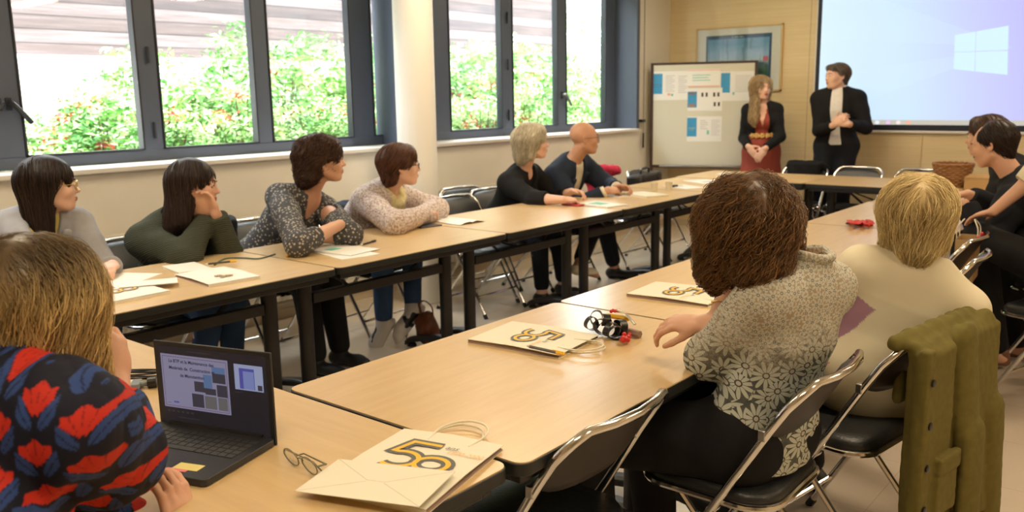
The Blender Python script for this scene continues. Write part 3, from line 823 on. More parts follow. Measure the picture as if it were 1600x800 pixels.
def joints(head, hdeg, neck, pelvis, cdeg, s=1.0, male=False, pitch=0, roll=0, hs=1.0, hipdeg=None, w=1.0, aw=1.0, sw=None,
           L=None, R=None, legL=None, legR=None, shrug=(0, 0), stand=False, arch=0):
    """L/R arm: dict(wr, pole, d, n, curl); legs: dict(an, pole, ft)"""
    hipdeg = cdeg if hipdeg is None else hipdeg
    J = dict(s=s, male=male, w=w, aw=aw, neck=Vector(neck), pelvis=Vector(pelvis)); J['head'] = head_frame(head, hdeg, pitch, roll, hs)
    cr = rt(cdeg); up = (J['neck']-J['pelvis']).normalized(); cr = (cr-up*cr.dot(up)).normalized(); J['cr'] = cr; J['hr'] = rt(hipdeg); J['cf'] = up.cross(cr)
    J['chest'] = J['pelvis'].lerp(J['neck'], .66)-J['cf']*arch
    sw = sw or (.172 if male else .150); sw *= s
    J['shR'] = J['neck']+cr*sw-up*((.078 if male else .066)*s-shrug[1]); J['shL'] = J['neck']-cr*sw-up*((.078 if male else .066)*s-shrug[0])
    hp = .085*s
    J['hipR'] = J['pelvis']+J['hr']*hp; J['hipL'] = J['pelvis']-J['hr']*hp
    for q, a in (('L', L), ('R', R)):
        J['wr'+q] = Vector(a['wr']); J['el'+q] = bones(J['sh'+q], a['wr'], .285*s, .25*s, a['pole'])
        if 'el' in a: J['el'+q] = Vector(a['el'])
        dmax = (J['wr'+q]-J['sh'+q]).length
        if dmax > .53*s and 'el' not in a: J['wr'+q] = J['sh'+q]+(J['wr'+q]-J['sh'+q]).normalized()*.53*s; J['el'+q] = bones(J['sh'+q], J['wr'+q], .285*s, .25*s, a['pole'])
        d = Vector(a.get('d') or (J['wr'+q]-J['el'+q])).normalized(); n = Vector(a.get('n', (0, 0, -1))); J['hdir'+q] = d
        n = (n-d*n.dot(d)).normalized(); sd = d.cross(n)*(1 if q == 'R' else -1)
        J['hand'+q] = hand_ops(J['wr'+q], d, n, a.get('side', sd), a.get('curl', .5), s*a.get('hs', 1), thumb=a.get('thumb', .7))
    for q, a in (('L', legL), ('R', legR)):
        J['an'+q] = Vector(a['an']); J['kn'+q] = Vector(a['kn']) if 'kn' in a else bones(J['hip'+q], a['an'], .43*s, .42*s, a['pole']); J['ft'+q] = Vector(a['ft']).normalized()
        d = J['an'+q]-J['hip'+q]
        if d.length > .85*s and 'kn' not in a: J['an'+q] = J['hip'+q]+d.normalized()*.848*s
    return J
def eyes(F, parent, base, lid=True, brow=(.05, .03, .02)):
    b = Vector(base)
    for s in (-1, 1):
        mb = MB(); c = F.p(s*.031, .0825, .004)-b; mb.ball(c, .0127*F.scale, 8); mb.mi = 1
        mb.ball(F.p(s*.032, .0905, .004)-b, .0062*F.scale, 6); mb.build('eye', [M['eye_white'], M['iris']], parent)
    key = 'brow_%d' % int(sum(brow)*1000)
    if key not in M: M[key] = mat('eyebrow_hair', brow, .8)
    for s in (-1, 1):
        mb = MB(); mb.tube([F.p(s*.014, .0985, .0235)-b, F.p(s*.028, .0955, .029)-b, F.p(s*.046, .0815, .026)-b], [.0028*F.scale, .0030*F.scale, .0015*F.scale], 6, flat=.8)
        mb.build('eyebrow', M[key], parent)
def lips_idx(F):
    def g(c):
        q = F.loc(c.astype(F32)); x, y, z = q[:, 0], q[:, 1], q[:, 2]
        up = ((x/.0225)**2+((z+.0575)/.0058)**2 < 1) | ((x/.0205)**2+((z+.0665)/.0068)**2 < 1)
        return (up & (y > .08)).astype(int)
    return g
def person(label, J, skin, res, garments, group=None, lips='lip', brow=(.05, .03, .02), hair=None, name='person', faces=True):
    base = (J['pelvis'].x, J['pelvis'].y, 0)
    t = empty(name, base, 0, label, 'person', group)
    P, o = make_body(J); lo, hi = bbox(J)
    sdf_obj('body', o, lo, hi, res, [SKIN[skin], M[lips]], t, base, matf=lips_idx(J['head']))
    if faces: eyes(J['head'], t, base, brow=brow)
    for g in garments:
        nm, ops, h, mt = g[:4]; col = g[4] if len(g) > 4 else None
        ob = sdf_obj(nm, ops, lo-.03, hi+.03, h, mt, t, base, color=col)
        if len(g) > 5: ob['label'] = g[5]
    if hair: hair(J['head'], t, base)
    return t

# hair ------------------------------------------------------------------
def hair_mat(name, dark, light, rough=.42, root=None):
    t = NT(name); a = t.attr('tint'); x = t.xyz(a)
    n = t.noise(t.coord((1, 1, .25)), 38, 3)
    f = t.math('ADD', t.math('MULTIPLY', x[0], .75), t.math('MULTIPLY', n, .25))
    c = t.ramp(f, [(.12, dark), (.45, tuple((d+l)*.45 for d, l in zip(dark, light))), (.85, light)])
    if root: c = t.mix(x[1], c, root)
    return t.set(color=c, rough=rough, spec=.35)
def strands(ops, starts, n, steps, step, r, base, flow, parent, mt, seed=1, wave=(0, 1), off=(-.001, .004), rootf=None, name='strands', clump=0, drop=.0):
    rg = np.random.default_rng(seed); idx = rg.integers(0, len(starts), n); p = starts[idx].astype(F32)
    offs = rg.uniform(off[0], off[1], n).astype(F32); L_ = rg.uniform(.55, 1.15, n)
    pts = [p.copy()]; nr = []
    def grad(p):
        e = .002; g = np.stack([run(ops, (p+np.eye(3, dtype=F32)[i]*e)[:, None])[:, 0]-run(ops, (p-np.eye(3, dtype=F32)[i]*e)[:, None])[:, 0] for i in range(3)], 1)
        return g/(np.linalg.norm(g, axis=1)[:, None]+1e-9)
    prev = None
    for k in range(steps):
        g = grad(p); nr.append(g); d = run(ops, p[:, None])[:, 0]
        p = p-g*(d-offs)[:, None]*.6
        f = flow(p, rg) ; tdir = f-g*np.einsum('ij,ij->i', f, g)[:, None]*(1-drop)
        tdir /= np.linalg.norm(tdir, axis=1)[:, None]+1e-9
        if prev is not None: tdir = tdir*.5+prev*.5; tdir /= np.linalg.norm(tdir, axis=1)[:, None]+1e-9
        prev = tdir; p = p+tdir*(step*L_)[:, None].astype(F32); pts.append(p.copy())
    nr.append(grad(p)); X = np.stack(pts, 1); Nn = np.stack(nr, 1)
    T = np.gradient(X, axis=1); T /= np.linalg.norm(T, axis=2)[..., None]+1e-9
    Bn = np.cross(T, Nn); Bn /= np.linalg.norm(Bn, axis=2)[..., None]+1e-9
    if wave[0]:
        s = np.arange(steps+1)*step
        if clump: ph = (np.sin(X[:, 0]@A((61, 47, 23)))*3+np.sin(X[:, 0]@A((-39, 71, 17)))*3)[:, None]+rg.normal(0, clump, n)[:, None]
        else: ph = rg.uniform(0, 6.28, n)[:, None]
        a = wave[0]*rg.uniform(.5, 1.3, n)[:, None]; w_ = 2*PI*s[None]/wave[1]*rg.uniform(.8, 1.2, n)[:, None]
        en = np.minimum(1, s/.04)[None]
        X = X+Bn*(np.sin(w_+ph)*a*en)[..., None]+Nn*((np.cos(w_+ph)*a*en*.6+a*.4))[..., None]
    pr = np.linspace(0, 1, steps+1); rad = r*np.minimum(1, .35+pr*4)*np.minimum(1, (1.02-pr)*3)
    rad = rad[None]*rg.uniform(.6, 1.3, n)[:, None]
    V = np.stack([X+Nn*rad[..., None]*.8, X-Nn*rad[..., None]*.4+Bn*rad[..., None], X-Nn*rad[..., None]*.4-Bn*rad[..., None]], 2)
    K = steps+1; V = V.reshape(-1, 3); i0 = (np.arange(n)[:, None]*K+np.arange(K-1)[None]).ravel()*3
    F_ = np.concatenate([np.stack([i0+a, i0+(a+1) % 3, i0+3+(a+1) % 3, i0+3+a], 1) for a in range(3)])
    rnd = np.clip(rg.normal(.5, .24, n), 0, 1)[:, None, None]; rootv = rootf(X) if rootf else np.zeros(X.shape[:2])
    col = np.stack([np.broadcast_to(rnd[..., 0], X.shape[:2]), rootv, np.zeros(X.shape[:2])], -1)
    col = np.repeat(col.reshape(-1, 3), 3, 0)
    me = np_mesh(name, V-np.array(base), F_, {'tint': col}); return link(name, me, mt, parent)
def hair_obj(F, ops, parent, base, h, mt, n, steps, step, r, flow, seed=1, wave=(0, 1), off=(-.001, .004), rootf=None, ext=.3, clump=0, keep=None, smooth=1, drop=0., down=.3):
    c = np.array(F.cen); lo, hi = c-np.array([.2, .2, ext]), c+np.array([.2, .2, .2])
    v, f = iso(ops, lo, hi, h)
    col = np.stack([np.full(len(v), .25), rootf(v[None])[0] if rootf else np.zeros(len(v)), np.zeros(len(v))], 1)
    me = np_mesh('hair', v-np.array(base), f, {'tint': col}); o = link('hair', me, mt, parent)
    st = v if keep is None else v[keep(F.loc(v.astype(F32)))]
    strands(ops, st, n, steps, step, r, base, flow, o, mt, seed, wave, off, rootf, clump=clump, drop=drop)
    return o
def flow_down(F, side=.0, back=.0, jit=.12, fwd=0):
    dn = A((0, 0, -1)); rv = A(F.v(1, 0, 0)); bv = A(F.v(0, -1, 0)); 
    def g(p, rg):
        q = F.loc(p); return dn+np.sign(q[:, :1])*side*np.clip((q[:, 2:3]-.05)*14, 0, 1)*rv+back*bv+rg.normal(size=p.shape)*jit
    return g
def glasses(F, parent, base, mt, round_=True, lens=None, w=.022, hgt=.019):
    b = Vector(base); mb = MB()
    for s in (-1, 1):
        pts = [F.p(s*.033+w*math.cos(a)*(1 if round_ else 1), .107-.012*abs(math.cos(a)+s*0) if False else .1065-(.010 if s*math.cos(a) > 0 else 0)*abs(math.cos(a)), -.002+hgt*math.sin(a))-b for a in [2*PI*k/20 for k in range(20)]]
        mb.tube(pts, .0016, 6, closed=True)
        mb.tube([F.p(s*.055, .096, .006)-b, F.p(s*.078, .07, .006)-b, F.p(s*.084, -.005, .002)-b, F.p(s*.082, -.025, -.014)-b], .0018, 6)
    mb.tube([F.p(-.012, .1075, .002)-b, F.p(0, .110, .005)-b, F.p(.012, .1075, .002)-b], .0016, 6)
    g = mb.build('glasses', mt, parent)
    for s in (-1, 1):
        l = MB(); vs = [F.p(s*.033+w*.96*math.cos(a), .1055-(.010 if s*math.cos(a) > 0 else 0)*abs(math.cos(a)), -.002+hgt*.96*math.sin(a))-b for a in [2*PI*k/20 for k in range(20)]]
        l.add(vs+[v+F.v(0, -.0015, 0) for v in vs], [tuple(range(20)), tuple(range(39, 19, -1))]+[(i, (i+1) % 20, 20+(i+1) % 20, 20+i) for i in range(20)]); l.build('lens', M['glass'], g, smooth=False)
    return g
# ------------------------------------------------------------------ clothes
def D(px, py, t): return Vector((0, 0, CAM_H))+ray(px, py)*t
def cuff(p, d, r=.05): return ('sub', ell(p+d.normalized()*r*.98, (r, r, r)), .004)
def clipped(f, p, d):
    h = half(p, d); return lambda P: np.maximum(f(P), h(P))
def sleeve(J, q, t, frac, blouse=0, k=.02):
    """inflated upper arm and forearm up to frac of the forearm"""
    s = J['s']; a = J['aw']; sh, el, wr = J['sh'+q], J['el'+q], J['wr'+q]; e = el.lerp(wr, frac)
    o = [('add', cap(sh, sh.lerp(el, .4), .050*s*a+t, .046*s*a+t+blouse*.4), .03), ('add', cap(sh.lerp(el, .3), el, .047*s*a+t+blouse*.4, .040*s*a+t+blouse), .03),
         ('add', clipped(cap(el, e+(wr-el).normalized()*.03, .040*s*a+t+blouse, (.040-.012*frac)*s*a+t*.8+blouse*.15), e, wr-el), k)]
    return o, None
def top(P, J, t=.012, frac=.95, neckr=.070, vdepth=0, drop=.10, seed=1, fold=.004, blouse=0, hips=True, kk=0, tb=0, arms=True):
    up = (J['neck']-J['pelvis']).normalized(); cf = J['cf']; o = ops_of(P, ['torso'], t+tb)
    if hips: o += ops_of(P, ['hips'], t+tb)
    cuts = []
    for q in ('LR' if arms else ''):
        a, c = sleeve(J, q, t, frac[q] if isinstance(frac, dict) else frac, blouse); o += a
    o.append(('disp', (lambda g1, g2: (lambda P: g1(P)+g2(P)))(wrinkle(seed, 17, fold*.9, False), wrinkle(seed+7, 30, fold*.7, True, (0, 0, 1)))))
    o += cuts
    N = J['neck']+up*.035*J['s']
    o.append(('sub', ell(N+up*.02+cf*.012, (neckr, neckr, .05)), .006))
    if vdepth:
        o.append(vopen(J, neckr*.80, .012, vdepth, .12))
    o.append(('and', half(J['pelvis']-up*drop, -up), .006))
    return o
def vopen(J, w0, w1, length, out=.13, z0=.03):
    up = (J['neck']-J['pelvis']).normalized(); cf = J['cf']; n = J['neck']
    return ('sub', cap(n+cf*out+up*z0, n+cf*(out+.02)-up*length, w0, w1, cf, 1.5), .008)
def pants(P, J, t=.010, seed=3, fold=.003, ank=.93, zc=.13):
    o = ops_of(P, ['hips'], t)
    for q in 'LR':
        o += ops_of(P, ['thigh'+q], t*1.2); a, b = J['kn'+q], J['an'+q]; e = a.lerp(b, ank)
        o += [('add', cap(a, e, .060*J['s']+t, .044*J['s']+t), .03)]
    o.append(('disp', wrinkle(seed, 22, fold)))
    up = (J['neck']-J['pelvis']).normalized(); o.append(('and', half(J['pelvis']+Vector((0, 0, zc)), (0, 0, 1)), .01))
    return o
def shoe(J, q, t=.007, high=.0):
    s = J['s']; an, fd = J['an'+q], J['ft'+q]; b = an-Vector((0, 0, .045*s)); n = J.get('fu'+q, Vector((0, 0, 1)))
    o = [('add', cap(b-fd*.03*s, b+fd*.13*s-Vector((0, 0, .010)), .036*s+t, .034*s+t, n, .85), .02), ('add', cap(b+fd*.12*s-Vector((0, 0, .01)), b+fd*.17*s-Vector((0, 0, .012)), .034*s+t, .024*s+t), .02), ('add', cap(an-Vector((0, 0, .01)), b-fd*.02*s, .034*s+t, .038*s+t), .02)]
    o.append(('sub', ell(an+Vector((0, 0, .045)), (.06, .06, .045)), .01)); o.append(('and', half(an-Vector((0, 0, .088*s)), (0, 0, -1)), .004))
    return o
def lapels(J, w0, length, out=.105, th=.016, w1=.02):
    up = (J['neck']-J['pelvis']).normalized(); cf, cr = J['cf'], J['cr']; n = J['neck']; o = []
    for s in (-1, 1):
        a = n+cr*s*w0*1.05+cf*(out-.060)+up*.015; b = n+cr*s*w0*1.15+cf*(out+.005)-up*.07; c = n+cr*s*w1+cf*(out+.020)-up*length
        o += [('add', cap(a, b, th*1.1, th*1.5, cf, .5), .006), ('add', cap(b, c, th*1.5, th*.7, cf, .5), .006)]
    return o
def collar(J, r, z, th, h=.03, op=40):
    """raised shirt collar ring, open in front by op degrees"""
    up = (J['neck']-J['pelvis']).normalized(); cr, cf = J['cr'], J['cf']; c = J['neck']+up*z; o = []; pr = None
    for k in range(15):
        a = math.radians(90+op/2+(360-op)*k/14); p = c+cr*math.cos(a)*r+cf*(math.sin(a)*r+.01)-up*(.03*max(0, math.sin(a)))
        if pr is not None: o.append(('add', cap(pr, p, th, th, None), .004)); o.append(('add', cap(pr+up*h, p+up*h*.9-(p-c).normalized()*.004, th*.9), .012))
        pr = p
    return o
def cloth(name, c, rough=.8, knit=0, var=.1, weave=400, bs=.1, **kw):
    t = NT(name); n = t.noise(t.coord(), 40, 3)
    col = t.mix(n, tuple(x*(1-var) for x in c), tuple(x*(1+var) for x in c)); t.set(color=col, rough=rough, spec=.25, **kw)
    if knit:
        w = t.n('ShaderNodeTexWave', wave_type='BANDS'); w.bands_direction = 'Z'; w.inputs['Scale'].default_value = knit; w.inputs['Distortion'].default_value = 1.5
        t.put(w.inputs['Vector'], t.coord((1, 1, 1), (.0, .35, .2))); t.bump(t.math('ADD', w.outputs[1], t.math('MULTIPLY', t.noise(t.coord(), 220, 2), .6)), .8, .006)
    else: t.bump(t.noise(t.coord(), weave, 2), bs, .002)
    return t.mat
def dots_mat():
    t = NT('grey_dotted_jersey'); co = t.coord((1, 1, 1), (.6, .5, .4)); d = t.voro(co, 58, .7); m_ = t.math('LESS_THAN', d, t.math('ADD', .27, t.math('MULTIPLY', t.noise(co, 150, 2), .12)))
    base = t.mix(t.noise(co, 35, 3), (.045, .045, .050), (.10, .10, .105)); c = t.mix(m_, base, (.42, .38, .32)); t.set(color=c, rough=.85, spec=.2); return t.mat
def mottled():
    t = NT('cream_mottled_knit'); co = t.coord(); n = t.noise(co, 85, 3, .6); m2 = t.noise(co, 60, 2)
    c = t.ramp(n, [(.36, (.28, .17, .16)), (.47, (.55, .46, .42)), (.60, (.74, .69, .62))]); c = t.mix(t.math('MULTIPLY', m2, .35), c, (.52, .40, .42)); t.set(color=c, rough=.95, spec=.1)
    t.bump(t.noise(co, 150, 3), .7, .006); return t.mat
def lace():
    """cream flowers outlined in black on dark ground; denser and paler towards the shoulders"""
    t = NT('flower_print_blouse'); co = t.coord(); z = t.xyz(co)[2]
    def flowers(scale, ground, petal, npet):
        v = t.n('ShaderNodeTexVoronoi', feature='F1', voronoi_dimensions='3D'); t.put(v.inputs['Vector'], co); v.inputs['Scale'].default_value = scale; v.inputs['Randomness'].default_value = .75
        df = t.vmath('SUBTRACT', t.vmath('SCALE', co), (0, 0, 0)) if False else t.vmath('SUBTRACT', co, v.outputs['Position'])
        x, y, zz = t.xyz(df); u = t.math('ADD', t.math('MULTIPLY', x, .82), t.math('MULTIPLY', y, .57))
        an = t.math('ARCTAN2', u, zz); r = t.math('MULTIPLY', t.math('SQRT', t.math('ADD', t.math('MULTIPLY', u, u), t.math('MULTIPLY', zz, zz))), scale)
        pet = t.math('ABSOLUTE', t.math('SINE', t.math('MULTIPLY', an, npet/2)))            # 0 at the petal borders
        inside = t.math('LESS_THAN', r, t.math('ADD', .20, t.math('MULTIPLY', pet, .52)))
        line = t.math('LESS_THAN', t.math('MULTIPLY', pet, t.math('ADD', r, .12)), .085)
        core = t.math('LESS_THAN', r, .11); ring = t.math('COMPARE', r, .13, .03)
        c = t.mix(inside, ground, petal); c = t.mix(t.math('MULTIPLY', line, inside), c, (.03, .032, .03)); c = t.mix(core, c, (.50, .46, .38)); return t.mix(ring, c, (.03, .03, .03))
    big = flowers(17, (.045, .055, .052), (.50, .53, .46), 11)
    small = flowers(46, (.34, .27, .19), (.50, .50, .43), 7)
    f = t.math('ADD', t.math('MULTIPLY', t.math('SUBTRACT', z, .78), 7), t.math('MULTIPLY', t.math('SUBTRACT', t.noise(co, 9, 2), .5), 1.6), clamp=True)
    c = t.mix(f, big, small); c = t.mix(t.math('MULTIPLY', t.noise(co, 70, 2), .25), c, (.42, .40, .34))
    t.set(color=c, rough=.8, spec=.2); t.bump(t.noise(co, 300, 2), .15, .002); return t.mat
C = {}
C['grey'] = cloth('pale_grey_wool', (.33, .33, .35)); C['green'] = cloth('dark_green_ribbed_knit', (.060, .068, .048), .95, knit=34)
C['dots'] = dots_mat(); C['mottled'] = mottled(); C['black'] = cloth('black_cloth', (.009, .009, .010), .85); C['navy'] = cloth('navy_cloth', (.016, .024, .045), .8)
C['dnavy'] = cloth('very_dark_navy_cloth', (.010, .012, .018), .85); C['jeans'] = cloth('blue_denim', (.035, .075, .17), .85, weave=500); C['shirt'] = cloth('cream_shirt', (.74, .68, .52), .7, bs=.03)
C['white'] = cloth('pale_shirt', (.72, .70, .68), .7, bs=.03); C['rust'] = cloth('rust_jersey', (.28, .055, .035), .8); C['scarf'] = cloth('pale_yellow_scarf', (.66, .60, .32), .9, var=.25)
C['yellow'] = cloth('yellow_blouse', (.65, .55, .15), .7); C['lace'] = lace(); C['cream'] = cloth('cream_jersey', (.66, .60, .44), .9, weave=300)
C['tint'] = NT('printed_cotton'); _t = C['tint']; _t.set(color=_t.attr('tint'), rough=.75, spec=.25); C['tint'] = _t.mat
M['shoe_white'] = mat('white_leather', (.68, .66, .63), .5); M['shoe_black'] = mat('black_leather', (.012, .012, .014), .5); M['shoe_brown'] = mat('brown_leather', (.16, .065, .03), .5)
HM = {'dark': hair_mat('dark_brown_hair', (.006, .004, .004), (.035, .018, .014)), 'dark2': hair_mat('brown_black_hair', (.010, .007, .006), (.06, .035, .028)),
      'brown': hair_mat('chestnut_hair', (.018, .009, .006), (.12, .055, .032)), 'red': hair_mat('red_brown_hair', (.03, .012, .008), (.20, .085, .05)),
      'ash': hair_mat('pale_blonde_hair', (.34, .28, .18), (.80, .74, .58)), 'curly': hair_mat('curly_brown_hair', (.016, .008, .004), (.27, .135, .05), .38),
      'blonde': hair_mat('golden_blonde_hair', (.30, .19, .065), (.98, .80, .42), .40), 'blonde_dark': hair_mat('dark_rooted_blonde_hair', (.15, .085, .030), (.90, .64, .27), .40, root=(.045, .028, .016)),
      'long_blonde': hair_mat('long_ash_blonde_hair', (.20, .13, .06), (.68, .50, .28)), 'grey_brown': hair_mat('grey_brown_hair', (.05, .038, .03), (.24, .19, .16))}

# hair shapes (head-local numbers: crown about z=.12, chin z=-.115)
def cap_ops(F, t=.012, front=.0):
    return [('add', F.e(0, -.020, .038, .078+t, .098+t, .086+t), .0)]
def face_cut(F, z=.045, w=.064, y=.085, d=.06, h=.12):
    """opening for the face below the hairline"""
    return ('sub', F.e(0, y, z-h, w, d, h), .012)
def bob(F, length=-.10, t=.016, side=.085, backr=.09, flare=0, back=-.0):
    o = cap_ops(F, t)
    for s in (-1, 1): o.append(('add', F.c2((s*(side-.02), -.02, .03), (s*(side-.012+flare), -.025+back, length+.02), .045, .038), .04))
    o.append(('add', F.c2((0, -.055, .02), (0, -.065+back, length+.02), backr-.005, backr-.03), .05))
    o.append(face_cut(F)); 
    o.append(('and', half(F.p(0, 0, length), F.v(0, 0, -1)), .012))
    return o
# ---- seated on the window side, heading -90
def legs_seated(pel, deg, kn=.42, spread=.10, z=.09, back=.0, s=1):
    f, r = hd(deg), rt(deg)
    out = {}
    for q, sg in (('legL', -1), ('legR', 1)):
        an = pel+f*(kn-back)+r*sg*spread; an.z = z; out[q] = dict(an=an, pole=pel+f*.9+Vector((0, 0, .6)), ft=f)
    return out
# ------------------------------------------------------------------ the people
def P2():
    h = W(80, 290, X=-4.10); n = Vector((-4.17, h.y-.02, 1.005)); pl = Vector((-4.27, n.y, .56))
    J = joints(h, -25, n, pl, -108, s=.97, pitch=1, hs=1.0, sw=.142, L=dict(wr=(-3.76, n.y+.10, .785), pole=(-4.02, n.y+.24, .6), d=(1, -.8, 0), curl=.7), R=dict(wr=(-3.74, n.y-.06, .79), pole=(-4.0, n.y-.3, .6), d=(1, .7, 0), curl=.7), **legs_seated(pl, -90))
    P = limbs(J); up = Vector((0, 0, 1)); cf = J['cf']
    bl = top(P, J, t=.017, neckr=.100, vdepth=.26, seed=5, fold=.006, drop=.12)+lapels(J, .075, .24)
    gar = [('blouse', top(P, J, t=.008, neckr=.085, vdepth=.10, seed=2), .008, C['yellow']), ('blazer', bl, .006, C['grey']), ('trousers', pants(P, J), .010, C['jeans'])]
    def hair(F, t, b):
        o = cap_ops(F, .016)
        for s in (-1, 1): o += [('add', F.c2((s*.060, -.028, .04), (s*.080, -.035, -.19), .042, .034), .04)]
        o += [('add', F.c2((0, -.06, .02), (0, -.07, -.17), .085, .055), .05), ('sub', F.e(0, .090, -.085, .064, .078, .135), .014), ('sub', F.e(.075, .050, -.06, .030, .052, .095), .012)]
        hair_obj(F, o, t, b, .006, HM['dark'], 1500, 16, .016, .0016, flow_down(F, .6), seed=2, ext=.36, drop=.3)
        glasses(F, t, b, M['gold'], w=.024, hgt=.021)
        MB().tube([F.p(.084+.010*math.cos(a), -.005, -.055+.016*math.sin(a))-Vector(b) for a in [2*PI*k/16 for k in range(16)]], .0022, 6, closed=True).build('earring', M['gold'], t)
    return person('seated dark haired woman with round glasses and a pale grey blazer at the left', J, 'fair', .0055, gar, hair=hair, brow=(.04, .02, .015))
def P3():
    h = W(305, 290, X=-3.90); n = W(268, 348, X=-4.04); pl = Vector((-4.20, 2.30, .55))
    wr = W(322, 342, X=-3.86); wl = W(338, 335, X=-3.80)
    J = joints(h, -42, n, pl, -82, s=.98, pitch=4, roll=-6, sw=.155, shrug=(.03, .02), R=dict(wr=wr, pole=W(338, 414, X=-3.62), d=(-.05, -.22, .3), n=(-.4, .7, .3), curl=.5), L=dict(wr=wl, pole=W(378, 404, X=-3.70), d=(-.1, -.1, .4), n=(0, -1, 0), curl=.9), **legs_seated(pl, -88, kn=.50, back=.18))
    P = limbs(J)
    gar = [('sweater', top(P, J, t=.022, neckr=.058, seed=8, fold=.009, drop=.12, frac=.97, blouse=.012, tb=.008), .006, C['green']), ('jeans', pants(P, J), .010, C['jeans']), ('shoe', shoe(J, 'L'), .008, M['shoe_black']), ('shoe', shoe(J, 'R'), .008, M['shoe_black'])]
    def hair(F, t, b):
        o = cap_ops(F, .013)
        o += [('add', F.c2((.060, -.015, .04), (.060, -.045, -.16), .040, .036), .04), ('add', F.c2((-.062, -.01, .04), (-.07, -.03, -.15), .036, .03), .04)]
        o += [('add', F.c2((0, -.055, .02), (.01, -.10, -.20), .080, .050), .05), ('sub', F.e(0, .092, -.085, .066, .080, .135), .014), ('sub', F.e(.09, .03, -.03, .03, .04, .045), .01)]
        hair_obj(F, o, t, b, .006, HM['dark2'], 1500, 16, .017, .0016, flow_down(F, .6), seed=3, ext=.38, drop=.3)
    return person('dark haired woman in a green ribbed sweater resting her cheek on her hand', J, 'mid', .0050, gar, hair=hair, brow=(.03, .02, .015))
def P4():
    h = W(506, 250, X=-3.84); n = W(483, 303, X=-3.95); pl = Vector((-4.26, 2.86, .56))
    J = joints(h, -37, n, pl, -96, s=1.03, pitch=0, hs=1.02, sw=.165, w=1.05, R=dict(pole=(0,0,0), el=W(466, 383, Z=.80), wr=W(531, 351, Z=.86), d=(-.9, .35, -.1), n=(-.2, 0, -1), curl=1.2), L=dict(pole=(0,0,0), el=W(547, 366, Z=.80), wr=W(497, 372, Z=.79), d=(-.5, -.8, 0), n=(0, 0, -1), curl=.9), **legs_seated(pl, -80, kn=.50, back=.0))
    P = limbs(J)
    gar = [('jersey_top', top(P, J, t=.014, neckr=.090, vdepth=.17, seed=12, fold=.006, drop=.14, frac={'L': .55, 'R': .45}, blouse=.008), .005, C['dots']), ('trousers', pants(P, J, t=.014), .009, C['black']), ('shoe', shoe(J, 'L'), .008, M['shoe_black']), ('shoe', shoe(J, 'R'), .008, M['shoe_black'])]
    def hair(F, t, b):
        o = cap_ops(F, .022)
        o += [('add', F.c2((.058, -.045, .03), (.058, -.070, -.055), .044, .034), .04), ('add', F.c2((-.065, -.03, .03), (-.07, -.05, -.06), .042, .034), .04), ('add', F.c2((0, -.065, .02), (0, -.090, -.070), .088, .058), .05), ('add', F.c2((-.03, .05, .095), (.05, .045, .085), .030, .026), .03)]
        o += [('sub', F.e(0, .095, -.070, .066, .075, .115), .014), ('sub', F.e(.088, .040, -.045, .036, .066, .072), .012), ('disp', wrinkle(4, 45, .006))]
        hair_obj(F, o, t, b, .0055, HM['brown'], 1500, 12, .015, .0017, flow_down(F, .5, back=.5, jit=.3), seed=4, ext=.26, wave=(.008, .06), clump=.5, off=(-.001, .007), drop=.35)
    return person('woman with short brown hair and a grey dotted top, arms folded on the table', J, 'mid', .0050, gar, hair=hair, brow=(.06, .035, .025))
